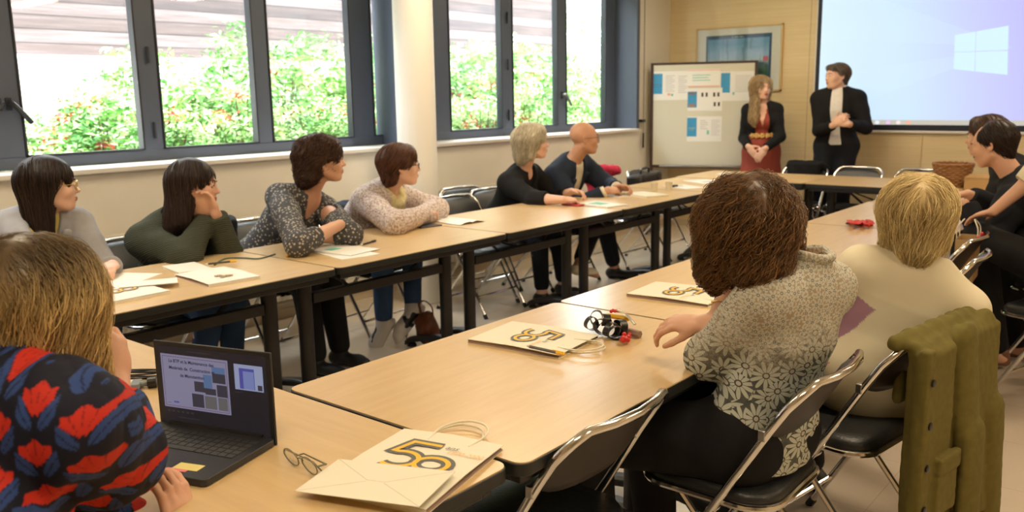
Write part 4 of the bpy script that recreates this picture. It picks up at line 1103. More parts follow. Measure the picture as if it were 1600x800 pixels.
def P5():
    h = W(627, 259, X=-3.76); n = W(606, 300, X=-3.88); pl = Vector((-4.22, 3.47, .56))
    an1 = W(600, 500, X=-3.86); an2 = W(645, 478, X=-3.78)
    lg = dict(legL=dict(an=an2, pole=Vector((-3.3, 3.9, .55)), ft=(-.15, -.5, -.55)), legR=dict(an=an1, pole=Vector((-3.3, 3.4, .55)), ft=(-.35, -.25, -.8)))
    J = joints(h, -37, n, pl, -78, s=.97, sw=.158, hs=.98, w=1.08, R=dict(pole=(0,0,0), el=W(616, 350, Z=.80), wr=W(664, 334, Z=.81), d=(-.3, 1, 0), n=(0, 0, -1), curl=1.1), L=dict(pole=(0,0,0), el=W(684, 328, Z=.80), wr=W(640, 342, Z=.80), d=(-.4, -1, 0), n=(0, 0, -1), curl=1.1), **lg)
    P = limbs(J)
    gar = [('cardigan', top(P, J, t=.022, neckr=.095, vdepth=.20, seed=21, fold=.009, drop=.16, frac=1.0, blouse=.010, tb=.016), .0055, C['mottled']), ('jeans', pants(P, J, t=.010, zc=.2), .008, C['jeans'])]
    up = (n-pl).normalized(); cr, cf = J['cr'], J['cf']; N = n+up*.03
    sc = []; pr = None
    for k in range(19):
        a = 2*PI*k/18; p = N+cr*math.cos(a)*.072+cf*(.018+math.sin(a)*.075)-up*(.03*max(0, math.sin(a)))+up*.01*math.sin(3*a)
        if pr is not None: sc.append(('add', cap(pr, p, .026, .026), .006)); sc.append(('add', cap(pr-up*.030+cf*.012, p-up*.030+cf*.012, .024, .024), .006))
        pr = p
    for s in (-1, 1): sc.append(('add', cap(N+cf*.115+cr*s*.02-up*.03, N+cf*.165+cr*s*.055-up*.20, .026, .036, cf, .6), .012))
    sc.append(('disp', wrinkle(9, 60, .005)))
    gar.append(('scarf', sc, .005, C['scarf']))
    for q in 'LR': gar.append(('sneaker', sneaker(J, q, P), .005, C['sneaker']))
    def hair(F, t, b):
        o = cap_ops(F, .017)
        o += [('add', F.c2((0, -.06, .02), (0, -.065, -.055), .082, .060), .05), ('add', F.c2((-.02, .055, .092), (.045, .055, .070), .030, .024), .03), ('add', F.c2((.068, .030, .03), (.074, .022, -.005), .018, .010), .02), ('add', F.c2((-.068, .030, .03), (-.074, .022, -.005), .018, .010), .02)]
        o += [('sub', F.e(0, .105, -.075, .066, .078, .115), .014), ('sub', F.e(.095, .02, -.075, .045, .055, .075), .012), ('sub', F.e(-.095, .02, -.075, .045, .055, .075), .012)]
        hair_obj(F, o, t, b, .0055, HM['red'], 1400, 9, .012, .0016, flow_down(F, .4, back=.6, jit=.25), seed=6, ext=.2, drop=.1)
        glasses(F, t, b, M['black'], w=.023, hgt=.017)
    return person('older woman with short red brown hair, pale yellow scarf and mottled cream cardigan', J, 'fair', .0050, gar, hair=hair, brow=(.10, .05, .03))
def sneaker(J, q, P):
    an, fd = J['an'+q], J['ft'+q]; dn = Vector((0, 0, -1)); b = an-Vector((0, 0, .045)); n = (dn-fd*dn.dot(fd)).normalized(); sh = (an-J['kn'+q]).normalized()
    o = [('add', grow(f, .012), k) for f, k in P['foot'+q]]
    o += [('add', cap(an-sh*.02, an+sh*.02, .045, .046), .02), ('add', cap(b-fd*.035+n*.030, b+fd*.175+n*.022, .046, .040, n, .4), .006), ('sub', cap(an-sh*.035, an-sh*.10, .046, .06), .006)]
    return o
def P6():
    h = W(833, 222, X=-3.86); n = W(818, 268, X=-3.97); pl = Vector((-4.22, 5.00, .56))
    J = joints(h, -48, n, pl, -80, s=1.0, sw=.160, hs=1.0, shrug=(.0, .0), R=dict(wr=W(880, 312, Z=.79), pole=W(812, 350, X=-3.8), d=(.35, .8, -.05), n=(-.3, 0, -1), curl=1.1), L=dict(wr=W(893, 299, Z=.80), pole=W(880, 330, X=-4.0), d=(.7, .1, -.05), n=(.2, -.5, -1), curl=1.2), legL=dict(an=Vector((-3.78, 5.20, .09)), pole=Vector((-3.2, 5.3, 1.2)), ft=hd(-95)), legR=dict(an=Vector((-3.72, 4.86, .09)), pole=Vector((-3.2, 4.95, 1.2)), ft=hd(-85)))
    P = limbs(J)
    gar = [('top', top(P, J, t=.008, neckr=.08, vdepth=.06, seed=31, arms=False), .009, C['black']), ('blazer', top(P, J, t=.022, neckr=.074, vdepth=.20, seed=33, fold=.007, frac={'R': .45, 'L': .6}, drop=.14)+collar(J, .082, .01, .010, .018, 80), .006, C['black']), ('trousers', pants(P, J, ank=.86), .009, C['dnavy']), ('shoe', shoe(J, 'L'), .008, M['shoe_black']), ('shoe', shoe(J, 'R'), .008, M['shoe_black'])]
    def hair(F, t, b):
        o = cap_ops(F, .020)
        o += [('add', F.c2((.060, -.02, .03), (.064, -.02, -.075), .040, .030), .04), ('add', F.c2((-.064, -.02, .03), (-.066, -.02, -.08), .040, .030), .04), ('add', F.c2((0, -.065, .02), (0, -.085, -.08), .088, .058), .05), ('add', F.c2((-.02, .055, .10), (.045, .05, .09), .028, .022), .03)]
        o += [('sub', F.e(0, .100, -.075, .066, .075, .120), .014), ('disp', wrinkle(14, 60, .003))]
        hair_obj(F, o, t, b, .006, HM['ash'], 1100, 11, .015, .002, flow_down(F, .5, back=.2, jit=.25), seed=7, ext=.24, wave=(.003, .07), drop=.3)
    return person('woman with a pale blonde bob and black blazer, hands together on the table', J, 'fair', .0060, gar, hair=hair, brow=(.2, .14, .08))
def P7():
    h = W(913, 216, X=-3.80); n = W(894, 253, X=-3.90); pl = Vector((-4.22, 5.56, .56))
    J = joints(h, -44, n, pl, -78, s=1.05, male=True, sw=.185, hs=1.03, w=1.12, aw=1.1, R=dict(wr=W(948, 298, Z=.79), pole=W(880, 340, X=-3.8), d=(.4, .8, 0), n=(-.5, .2, -1), curl=1.3), L=dict(wr=W(965, 293, Z=.80), pole=W(960, 320, X=-4.0), d=(.7, .1, .0), n=(0, -.8, -1), curl=1.3),
               legL=dict(an=Vector((-3.80, 5.95, .09)), pole=Vector((-3.2, 5.8, 1.2)), ft=hd(-80)), legR=dict(an=W(905, 412, X=-3.72), pole=W(1000, 350, X=-3.5), ft=(.25, .75, -.25)))
    P = limbs(J)
    o = top(P, J, t=.024, neckr=.078, seed=41, fold=.008, frac=.86, drop=.14)+[vopen(J, .074, .036, .36, .135)]+lapels(J, .080, .30, .118, .018, .045)
    gar = [('shirt', top(P, J, t=.010, neckr=.062, seed=42, frac=.96, drop=.1)+collar(J, .068, .012, .008, .026, 60), .006, C['shirt']), ('jacket', o+collar(J, .086, .0, .012, .018, 90), .006, C['navy']), ('trousers', pants(P, J, t=.014, ank=.84), .009, C['dnavy']), ('shoe', shoe(J, 'L'), .008, M['shoe_black']), ('shoe', shoe(J, 'R', .005), .007, C['shirt'], None, 'cream canvas shoe')]
    def hair(F, t, b): glasses(F, t, b, M['shoe_brown'], w=.022, hgt=.016)
    return person('bald man with glasses in a navy jacket and cream shirt', J, 'tan', .0060, gar, hair=hair, brow=(.15, .09, .05))
def P8():
    h = W(1190, 138, Y=8.40); c = 190; n = Vector((h.x, h.y+.03, 1.375)); pl = Vector((n.x+.0, n.y+.02, .90))
    J = joints(h, 233, n, pl, 204, s=.99, sw=.130, hs=.96, w=.88, aw=.92, R=dict(wr=W(1169, 229, Y=8.21), pole=(n.x-.35, 8.65, 1.0), d=(.55, -.15, -.55), n=(.2, .9, .1), curl=.35), L=dict(wr=W(1196, 232, Y=8.19), pole=(n.x+.35, 8.65, 1.0), d=(-.5, -.1, -.75), n=(0, 1, 0), curl=.4),
               legL=dict(an=(n.x+.10, 8.46, .09), pole=(n.x+.1, 7, .5), ft=(0.1, -1, 0)), legR=dict(an=(n.x-.10, 8.46, .09), pole=(n.x-.1, 7, .5), ft=(-.1, -1, 0)))
    P = limbs(J); up = Vector((0, 0, 1)); cf, cr = J['cf'], J['cr']
    dress = ops_of(P, ['torso', 'hips'], .010)+[('add', cap(pl+up*.03, Vector((pl.x, pl.y-.01, .48)), .168, .235, cf, .85), .06), ('disp', wrinkle(51, 30, .006, axis=(0, 0, 1)))]
    dress += [('sub', ell(n+up*.055, (.075, .07, .05)), .006)]+[('sub', ell(n+up*.03+cf*(.08+.04*i/4)-up*.20*i/4, (.058*(1-.8*i/4), .07, .04)), .01) for i in range(5)]+[('and', half((0, 0, .50), (0, 0, -1)), .006)]
    card = top(P, J, t=.018, neckr=.082, seed=53, fold=.005, frac=.93, drop=.12)
    card.append(('sub', cap(n+cf*.14+up*.05, pl+cf*.15-up*.2, .066, .080, cf, 1.5), .012))
    gar = [('dress', dress, .007, C['rust']), ('cardigan', card, .006, C['black']), ('shoe', shoe(J, 'L'), .008, M['shoe_black']), ('shoe', shoe(J, 'R'), .008, M['shoe_black'])]
    def hair(F, t, b):
        o = cap_ops(F, .014)
        o += [('add', F.c2((.060, -.01, .04), (.098, .045, -.31), .036, .034), .04), ('add', F.c2((-.060, -.01, .04), (-.080, -.03, -.20), .034, .028), .04), ('add', F.c2((0, -.05, .02), (.02, -.08, -.26), .078, .05), .05), ('add', F.c2((.075, .0, -.12), (.12, .055, -.30), .035, .03), .03)]
        o += [('sub', F.e(0, .088, -.080, .060, .078, .132), .012), ('disp', wrinkle(15, 45, .004))]
        hair_obj(F, o, t, b, .006, HM['long_blonde'], 900, 18, .021, .0022, flow_down(F, .8, jit=.15), seed=8, ext=.48, wave=(.012, .11), clump=.4, drop=.35)
        mb = MB(); ctr = pl+up*.17
        for k, a in enumerate((-34, -17, 0, 17, 34)):
            pp = ctr+cf*(.122*math.cos(math.radians(a)))+cr*(.17*math.sin(math.radians(a)))+cf*.01
            for q in range(5): mb.ball(pp+cr*.018*math.cos(2*PI*q/5)+up*.018*math.sin(2*PI*q/5)-Vector(b), .011, 5, (1, .6, 1))
            mb.ball(pp-Vector(b)+cf*.005, .008, 5)
        g = mb.build('flower_belt', M['gold'], t); g['label'] = 'belt of pale gold flowers'
    return person('standing woman with long blonde hair, rust dress and black cardigan', J, 'fair', .0060, gar, hair=hair, lips='lip_red', brow=(.18, .11, .06))
def P9():
    h = W(1307, 119, Y=8.46); n = Vector((h.x+.015, h.y+.03, 1.50)); pl = Vector((n.x, n.y+.02, .97))
    J = joints(h, 168-24, n, pl, 192, s=1.07, male=True, sw=.160, hs=1.0, w=.98, aw=1.0, R=dict(wr=W(1302, 196, Y=8.20), pole=(n.x-.55, 8.75, .9), d=(.6, -.2, .5), n=(.3, .6, 0), curl=.9), L=dict(wr=W(1326, 194, Y=8.20), pole=(n.x+.50, 8.75, .9), d=(-.7, -.2, .25), n=(-.1, .8, -.3), curl=1.0),
               legL=dict(an=(n.x+.12, 8.50, .09), pole=(n.x+.1, 7, .5), ft=(0.1, -1, 0)), legR=dict(an=(n.x-.12, 8.50, .09), pole=(n.x-.1, 7, .5), ft=(-.1, -1, 0)))
    P = limbs(J); up = Vector((0, 0, 1)); cf, cr = J['cf'], J['cr']
    jk = top(P, J, t=.018, neckr=.08, seed=63, fold=.007, frac=.92, drop=.17)
    jk.append(vopen(J, .066, .050, .36, .14)); jk.append(('sub', cap(pl+up*.20+cf*.15, pl-up*.15+cf*.16, .040, .085, cf, 1.5), .01))
    gar = [('shirt', top(P, J, t=.010, neckr=.066, seed=62, arms=False, drop=-.02)+collar(J, .070, .012, .008, .026, 70), .006, C['white']), ('jacket', jk+collar(J, .088, 0, .012, .018, 100), .006, C['black']), ('trousers', pants(P, J, t=.014, ank=.97), .009, C['dnavy']), ('shoe', shoe(J, 'L'), .008, M['shoe_black']), ('shoe', shoe(J, 'R'), .008, M['shoe_black'])]
    def hair(F, t, b):
        o = cap_ops(F, .006)+[('add', F.c2((-.03, .055, .082), (.04, .06, .085), .026, .024), .03), ('add', F.c2((0, -.06, .02), (0, -.06, -.05), .078, .055), .04), ('sub', F.e(0, .105, -.075, .067, .075, .118), .012)]
        o += [('sub', F.e(s*.095, .03, -.065, .045, .055, .070), .012) for s in (-1, 1)]
        hair_obj(F, o, t, b, .006, HM['grey_brown'], 700, 8, .012, .002, flow_down(F, .5, back=.6), seed=9, ext=.2, drop=.1)
        MB().box((-.03, -.01, -.008), (.03, .0, .012), Matrix.Translation(pl+up*.105+cf*.128-Vector(b))).build('belt_buckle', M['steel'], t)
    return person('standing man in a black jacket and pale shirt, hands clasped', J, 'fair', .0060, gar, hair=hair, brow=(.06, .045, .035))
def P10():
    h = D(1550, 226, 4.85); n = D(1588, 282, 4.82); pl = Vector((-.60, n.y+.06, .56))
    J = joints(h, 84, n, pl, 78, s=1.04, male=True, pitch=14, sw=.18, w=1.1, aw=1.15, L=dict(wr=D(1507, 318, 4.75), pole=D(1560, 400, 4.6), d=(-.8, .4, -.1), n=(0, 0, -1), curl=.6), R=dict(wr=D(1512, 303, 5.15), pole=D(1580, 380, 5.4), d=(-.8, 0, -.1), n=(0, 0, -1), curl=.6),
               legL=dict(an=pl+Vector((-.42, -.12, -.47)), pole=pl+Vector((-.9, 0, .6)), ft=hd(90)), legR=dict(an=pl+Vector((-.42, .12, -.47)), pole=pl+Vector((-.9, 0, .6)), ft=hd(90)))
    P = limbs(J)
    gar = [('jacket', top(P, J, t=.024, neckr=.072, vdepth=.1, seed=73, fold=.008, frac=.9, drop=.14)+collar(J, .078, .0, .012, .02, 80), .006, C['dnavy']), ('trousers', pants(P, J, t=.014), .010, C['black']), ('shoe', shoe(J, 'L'), .008, M['shoe_black']), ('shoe', shoe(J, 'R'), .008, M['shoe_black'])]
    def hair(F, t, b):
        o = cap_ops(F, .008)+[('add', F.c2((0, -.06, .02), (0, -.06, -.05), .078, .052), .04), ('sub', F.e(0, .115, -.055, .072, .082, .140), .012), ('sub', F.e(0, .085, .105, .060, .085, .060), .02), ('sub', F.e(0, .105, .055, .070, .060, .080), .02)]
        o += [('sub', F.e(s*.095, .035, -.070, .045, .055, .070), .012) for s in (-1, 1)]
        hair_obj(F, o, t, b, .0055, HM['dark2'], 900, 7, .010, .0018, flow_down(F, .4, back=.6), seed=10, ext=.2, drop=.1)
        mb = [('add', F.c2((-.020, .094, -.052), (0, .103, -.049), .0045), .003), ('add', F.c2((.020, .094, -.052), (0, .103, -.049), .0045), .003)]
        lo, hi = np.array(F.cen)-.14, np.array(F.cen)+.14; sdf_obj('moustache', mb, lo, hi, .0025, HM['dark2'], t, b, color=lambda v: np.full((len(v), 3), .2))
    return person('man with a moustache and receding dark hair leaning over the table in a dark jacket', J, 'mid', .0055, gar, hair=hair, brow=(.03, .02, .015))
def P11():
    h = D(1540, 213, 5.40); n = D(1568, 256, 5.45); pl = Vector((-.60, n.y+.02, .56))
    J = joints(h, 90, n, pl, 85, s=1.04, male=True, pitch=6, sw=.18, w=1.08, aw=1.1, L=dict(wr=(-1.0, n.y-.12, .79), pole=(n.x, n.y-.5, .5), d=(-1, .3, 0), curl=.5), R=dict(wr=(-1.0, n.y+.14, .79), pole=(n.x, n.y+.5, .5), d=(-1, -.3, 0), curl=.5),
               legL=dict(an=pl+Vector((-.42, -.12, -.47)), pole=pl+Vector((-.9, 0, .6)), ft=hd(90)), legR=dict(an=pl+Vector((-.42, .12, -.47)), pole=pl+Vector((-.9, 0, .6)), ft=hd(90)))
    P = limbs(J)
    gar = [('jacket', top(P, J, t=.024, neckr=.072, vdepth=.1, seed=83, fold=.008, frac=.9, drop=.14), .009, C['black']), ('trousers', pants(P, J, t=.014), .012, C['black'])]
    def hair(F, t, b):
        o = cap_ops(F, .014)+[('add', F.c2((0, -.06, .02), (0, -.06, -.05), .078, .052), .04), ('add', F.c2((0, .055, .10), (.03, .05, .10), .026, .02), .03), ('sub', F.e(0, .110, -.070, .070, .080, .125), .012)]+[('sub', F.e(s*.095, .035, -.070, .045, .055, .070), .012) for s in (-1, 1)]
        hair_obj(F, o, t, b, .007, HM['brown'], 600, 7, .011, .002, flow_down(F, .4, back=.6), seed=11, ext=.2, drop=.1)
    return person('dark dressed man with brown hair mostly hidden behind the man with the moustache', J, 'mid', .0070, gar, hair=hair, brow=(.03, .02, .015))
def P12():
    # seated just outside the right edge; forearms, knees and feet reach into the picture
    pl = Vector((-.24, 4.66, .56)); n = pl+Vector((-.02, .02, .47)); h = n+Vector((-.08, .06, .18))
    w1 = D(1553, 330, 4.50); w2 = D(1578, 334, 4.75)
    J = joints(h, 70, n, pl, 66, s=1.0, pitch=15, sw=.17, L=dict(wr=w1, pole=(0, 0, 0), el=D(1638, 258, 4.40), d=(-.8, .25, -.30), n=(0, 0, -1), curl=.45), R=dict(wr=w2, pole=(0, 0, 0), el=D(1655, 272, 4.75), d=(-.9, .1, -.4), n=(0, 0, -1), curl=.5),
               legL=dict(an=W(1556, 546, Z=.10), kn=D(1530, 372, 4.62), pole=(0, 0, 0), ft=(-.9, .15, -.1)), legR=dict(an=W(1592, 536, Z=.10), kn=D(1585, 376, 4.75), pole=(0, 0, 0), ft=(-1, .1, -.1)))
    # the forearms start at the photographed places
    for q in 'LR': J['an'+q].z = .10
    P = limbs(J)
    def strap(q):
        e = J['wr'+q].lerp(J['el'+q], .12); d = (J['el'+q]-J['wr'+q]).normalized(); return [('add', cap(e-d*.010, e+d*.010, .033), 0), ('sub', cap(e-d*.06, e-d*.03, .045), .002), ('sub', cap(e+d*.03, e+d*.06, .045), .002)]
    sand = lambda q: [('add', grow(cap(J['an'+q]-J['ft'+q]*.03-Vector((0, 0, .07)), J['an'+q]+J['ft'+q]*.17-Vector((0, 0, .075)), .042, .042, Vector((0, 0, 1)), .3), 0), .005), ('add', cap(J['an'+q]+J['ft'+q]*.05-Vector((0, .03, .035)), J['an'+q]+J['ft'+q]*.05-Vector((0, -.03, .035)), .024), .01), ('add', cap(J['an'+q]+J['ft'+q]*.12-Vector((0, .03, .055)), J['an'+q]+J['ft'+q]*.12-Vector((0, -.03, .055)), .020), .01), ('add', cap(J['an'+q]-J['ft'+q]*.04-Vector((0, 0, .02)), J['an'+q]-J['ft'+q]*.045-Vector((0, 0, .06)), .030), .01)]
    gar = [('sweater', top(P, J, t=.026, neckr=.072, seed=93, fold=.007, frac=.42, drop=.14, blouse=.02), .006, C['cream']), ('trousers', pants(P, J, t=.020, ank=.95, zc=.30), .008, C['black']), ('watch', strap('L'), .004, M['shoe_black']), ('bracelet', strap('R'), .004, M['steel']), ('sandal', sand('L'), .005, M['shoe_brown']), ('sandal', sand('R'), .005, M['shoe_brown'])]
    def hair(F, t, b):
        hair_obj(F, bob(F), t, b, .008, HM['brown'], 500, 10, .015, .002, flow_down(F, .5), seed=12, ext=.24, drop=.3)
    return person('person at the right edge in cream sleeves and black trousers, watch on the wrist', J, 'mid', .0050, gar, hair=hair)
def P13():
    h = D(1165, 358, 2.27); n = D(1256, 428, 2.26); pl = Vector((-.93, 2.19, .56)); 
    wl = D(1136, 456, 2.43); wr = D(1100, 506, 2.42)
    J = joints(h, 42, n, pl, 78, s=1.02, pitch=4, roll=-6, sw=.134, aw=.88, hs=1.0, arch=.0, shrug=(.015, .01), L=dict(wr=wl, pole=(0,0,0), el=D(1108, 556, 2.38), d=(.28, .25, .8), n=(.4, .8, 0), curl=.8), R=dict(wr=wr, pole=D(1230, 560, 2.7), d=(-.9, -.25, -.05), n=(-.2, .3, -1), curl=.9, thumb=.4),
               legL=dict(an=(-1.32, 1.98, .09), pole=(-1.8, 1.9, 1.2), ft=hd(95)), legR=dict(an=(-1.30, 2.30, .09), pole=(-1.8, 2.3, 1.2), ft=hd(85)))
    P = limbs(J)
    o = top(P, J, t=.012, neckr=.050, seed=103, fold=.009, frac={'L': .22, 'R': .9}, drop=.05, blouse=.018, tb=.0)+collar(J, .064, .020, .010, .045, 60)
    up = (n-pl).normalized()
    o = [x for x in o]
    o.insert(6, ('add', cap(pl+up*.14, pl-up*.10, .138, .165, J['cf'], .74), .05))
    gar = [('blouse', o, .0042, C['lace']), ('trousers', pants(P, J, t=.020, fold=.004, zc=.14), .007, C['black']), ('shoe', shoe(J, 'L'), .008, M['shoe_black']), ('shoe', shoe(J, 'R'), .008, M['shoe_black'])]
    def hair(F, t, b):
        o = cap_ops(F, .022)
        o += [('add', F.c2((.066, -.02, .03), (.082, -.02, -.070), .050, .042), .04), ('add', F.c2((-.066, -.01, .03), (-.085, .01, -.080), .050, .040), .04), ('add', F.c2((0, -.07, .02), (0, -.090, -.062), .098, .064), .05), ('sub', F.e(0, .115, -.080, .062, .080, .120), .012), ('disp', wrinkle(17, 60, .007))]
        hair_obj(F, o, t, b, .005, HM['curly'], 5200, 15, .0145, .00110, flow_down(F, .7, jit=.22), seed=13, ext=.26, wave=(.0125, .058), clump=.35, off=(-.002, .010), drop=.45)
        F2 = J['wrL'].lerp(J['elL'], .22); d = (J['elL']-J['wrL']).normalized(); u = d.orthogonal().normalized(); v = d.cross(u)
        MB().tube([F2+u*.033*math.cos(a)+v*.033*math.sin(a)-Vector(b) for a in [2*PI*k/24 for k in range(24)]], .0022, 6, closed=True).build('bracelet', M['gold'], t)
    return person('woman with curly brown hair seen from behind in a flower print blouse', J, 'mid', .0040, gar, hair=hair, faces=True)
def P14():
    h = D(1431, 335, 2.78); n = D(1438, 424, 2.80); pl = Vector((-.82, 2.86, .57))
    J = joints(h, 22, n, pl, 28, s=1.0, sw=.162, hs=1.0, w=1.0, L=dict(wr=(-1.16, 3.05, .79), pole=D(1330, 600, 2.7), d=(-.5, .8, 0), curl=.5), R=dict(wr=(-1.0, 3.30, .79), pole=D(1560, 560, 3.2), d=(-.8, .4, 0), curl=.5),
               legL=dict(an=(-1.16, 2.78, .09), pole=(-1.6, 2.8, 1.2), ft=hd(88)), legR=dict(an=(-1.10, 3.10, .09), pole=(-1.6, 3.1, 1.2), ft=hd(80)))
    P = limbs(J); cr = A(J['cr']); nn = A(J['neck'])
    o = top(P, J, t=.018, neckr=.066, seed=113, fold=.007, frac=.95, drop=.15, blouse=.012, tb=.006)+[('add', cap(n+Vector((math.cos(a), math.sin(a), 0))*.064+Vector((0, 0, .012)), n+Vector((math.cos(a+.35), math.sin(a+.35), 0))*.064+Vector((0, 0, .012)), .009), .004) for a in np.arange(0, 6.28, .35)]
    shL, elL = A(J['shL']), A(J['elL'])
    def col(v):
        v = v.astype(F32); c = np.tile([.66, .60, .44], (len(v), 1)); x = (v-nn)@cr
        d = elL-shL; L_ = np.linalg.norm(d); d = d/L_; s = (v-shL)@d; lat = np.linalg.norm((v-shL)-s[:, None]*d, axis=1)
        arm = ((x < -.105+.10*s) & (lat < .14) & (s > -.0)) | (s > L_*.9) & (lat < .2) & (x < -.12)
        c[arm & (s > .05)] = (.36, .20, .27); c[arm & (s > L_*.72)] = (.50, .17, .22); c[arm & (s > L_*.98)] = (.06, .20, .18)
        return c
    gar = [('sweatshirt', o, .005, C['tint'], col), ('trousers', pants(P, J, t=.014), .009, C['black']), ('shoe', shoe(J, 'L'), .008, M['shoe_black']), ('shoe', shoe(J, 'R'), .008, M['shoe_black'])]
    def hair(F, t, b):
        o = cap_ops(F, .010)
        o += [('add', F.c2((.058, -.01, .03), (.066, -.015, -.075), .044, .030), .04), ('add', F.c2((-.058, -.01, .03), (-.066, -.01, -.08), .044, .030), .04), ('add', F.c2((0, -.060, .02), (0, -.075, -.080), .088, .054), .05), ('sub', F.e(0, .110, -.080, .062, .080, .120), .012), ('disp', wrinkle(18, 40, .004, axis=(0, 0, 1)))]
        part = lambda X: np.exp(-((np.abs(((X-A(F.cen))@A(F.v(1, 0, 0))+.004))/.013)**2))*np.clip((X[..., 2]-F.cen.z+.03)/.06, 0, 1)*.75
        hair_obj(F, o, t, b, .005, HM['blonde'], 4600, 16, .0145, .0009, flow_down(F, .9, jit=.16), seed=14, ext=.24, wave=(.0055, .10), clump=.35, off=(-.002, .009), drop=.35, rootf=part)
    return person('woman with a golden blonde bob and cream sweatshirt seen from behind', J, 'mid', .0055, gar, hair=hair, faces=True)
def P1():
    h = D(66, 480, 1.54); n = h+Vector((.065, -.10, -.112)); pl = Vector((-1.36, .16, .57))
    wr = D(180, 604, 1.64); wl = D(276, 862, 1.64)
    J = joints(h, 44, n, pl, 12, s=1.0, pitch=2, sw=.165, hs=1.0, shrug=(0, .01), R=dict(wr=wr, pole=(0,0,0), el=D(172, 712, 1.52), d=(-.26, .08, .8), n=(-.8, -.1, .1), curl=[.9, 1.0, 1.1, 1.2], thumb=.3), L=dict(wr=wl, pole=(-1.9, .5, .7), d=(.0, .12, .9), n=(-.85, -.2, 0), curl=.8),
               legL=dict(an=(-1.5, .62, .09), pole=(-1.5, 1.2, 1.2), ft=hd(5)), legR=dict(an=(-1.2, .62, .09), pole=(-1.2, 1.2, 1.2), ft=hd(-5)))
    P = limbs(J); R_ = J['cr']; 
    o = top(P, J, t=.022, neckr=.072, seed=203, fold=.012, frac={'R': .72, 'L': 1.0}, drop=.14, blouse=.022, tb=.006)
    o.insert(0, ('add', cap(J['shR']-Vector((0, 0, .0)), J['shR'].lerp(J['elR'], .3), .066, .076), .05)); o.insert(0, ('add', cap(J['shL'], J['shL'].lerp(J['elL'], .3), .066, .076), .05))
    cam_r, cam_u = A(CR), A(CU); c0 = A(n)
    Rr = A(rt(40)); 
    def col(v):
        """rows of red fans between blue leaves on black"""
        v = v.astype(F32); q = v-c0; u = (q@Rr)/.060; w_ = q[:, 2]/.076
        ci = np.floor(u); w_ = w_+.5*(ci % 2); fu = u-ci-.5; i = np.floor(w_); fw = (w_-i-.5)*1.25
        r = np.sqrt(fu**2+(fw+.30)**2); a = np.arctan2(fu, fw+.34)
        fan = (r < .66+.06*np.cos(a*9)) & (np.abs(a) < .78) & (r > .05) & (np.abs(fu) < .40)
        c = np.tile([.006, .007, .018], (len(v), 1))
        for sgn in (-1, 1):
            lu = (fu-sgn*.36); lw = (fw+.22); d1 = lu*math.cos(.62)-sgn*lw*math.sin(.62); d2 = lu*sgn*math.sin(.62)+lw*math.cos(.62)
            leaf = (d1/.15)**2+(d2/.44)**2 < 1; c[leaf] = (.022, .050, .17)
            vein = leaf & (np.abs(d1) < .015); c[vein] = (.008, .012, .05)
        c[fan] = (.46, .024, .012); ve = fan & (np.abs(np.sin(a*8)) < .16) & (r > .15); c[ve] = (.20, .012, .012)
        return c
    gar = [('blouse', o, .0032, C['tint'], col), ('trousers', pants(P, J, t=.014), .009, C['black'])]
    def hair(F, t, b):
        o = cap_ops(F, .010)
        o += [('add', F.c2((.056, -.01, .03), (.068, .000, -.20), .038, .026), .04), ('add', F.c2((-.056, -.01, .03), (-.075, -.01, -.20), .038, .026), .04), ('add', F.c2((0, -.055, .02), (-.005, -.085, -.22), .086, .050), .05), ('sub', F.e(0, .120, -.080, .062, .080, .125), .012), ('disp', wrinkle(19, 34, .004, axis=(0, 0, 1)))]
        root = lambda X: np.clip((X[..., 2]-F.cen.z-.015)/.09, 0, 1)*.85
        hair_obj(F, o, t, b, .005, HM['blonde_dark'], 7500, 19, .0165, .0007, flow_down(F, .8, jit=.16), seed=15, ext=.36, wave=(.0075, .13), clump=.35, off=(-.002, .010), drop=.3, rootf=root)
    return person('blonde woman from behind in a red and blue flower print blouse', J, 'mid', .0036, gar, hair=hair, faces=True)
def sneaker_mat():
    t = NT('white_sneaker_black_panel'); n = t.noise(t.coord((1, 1, 1)), 14, 1); c = t.mix(t.math('GREATER_THAN', n, .60), (.66, .63, .60), (.02, .022, .03)); return t.set(color=c, rough=.5)
C['sneaker'] = sneaker_mat()
import time as _time, os as _os
for fn in (P2, P3, P4, P5, P6, P7, P8, P9, P10, P11, P12, P13, P14, P1):
    _t0 = _time.time(); fn(); print('PERSON', fn.__name__, round(_time.time()-_t0, 1), flush=True)
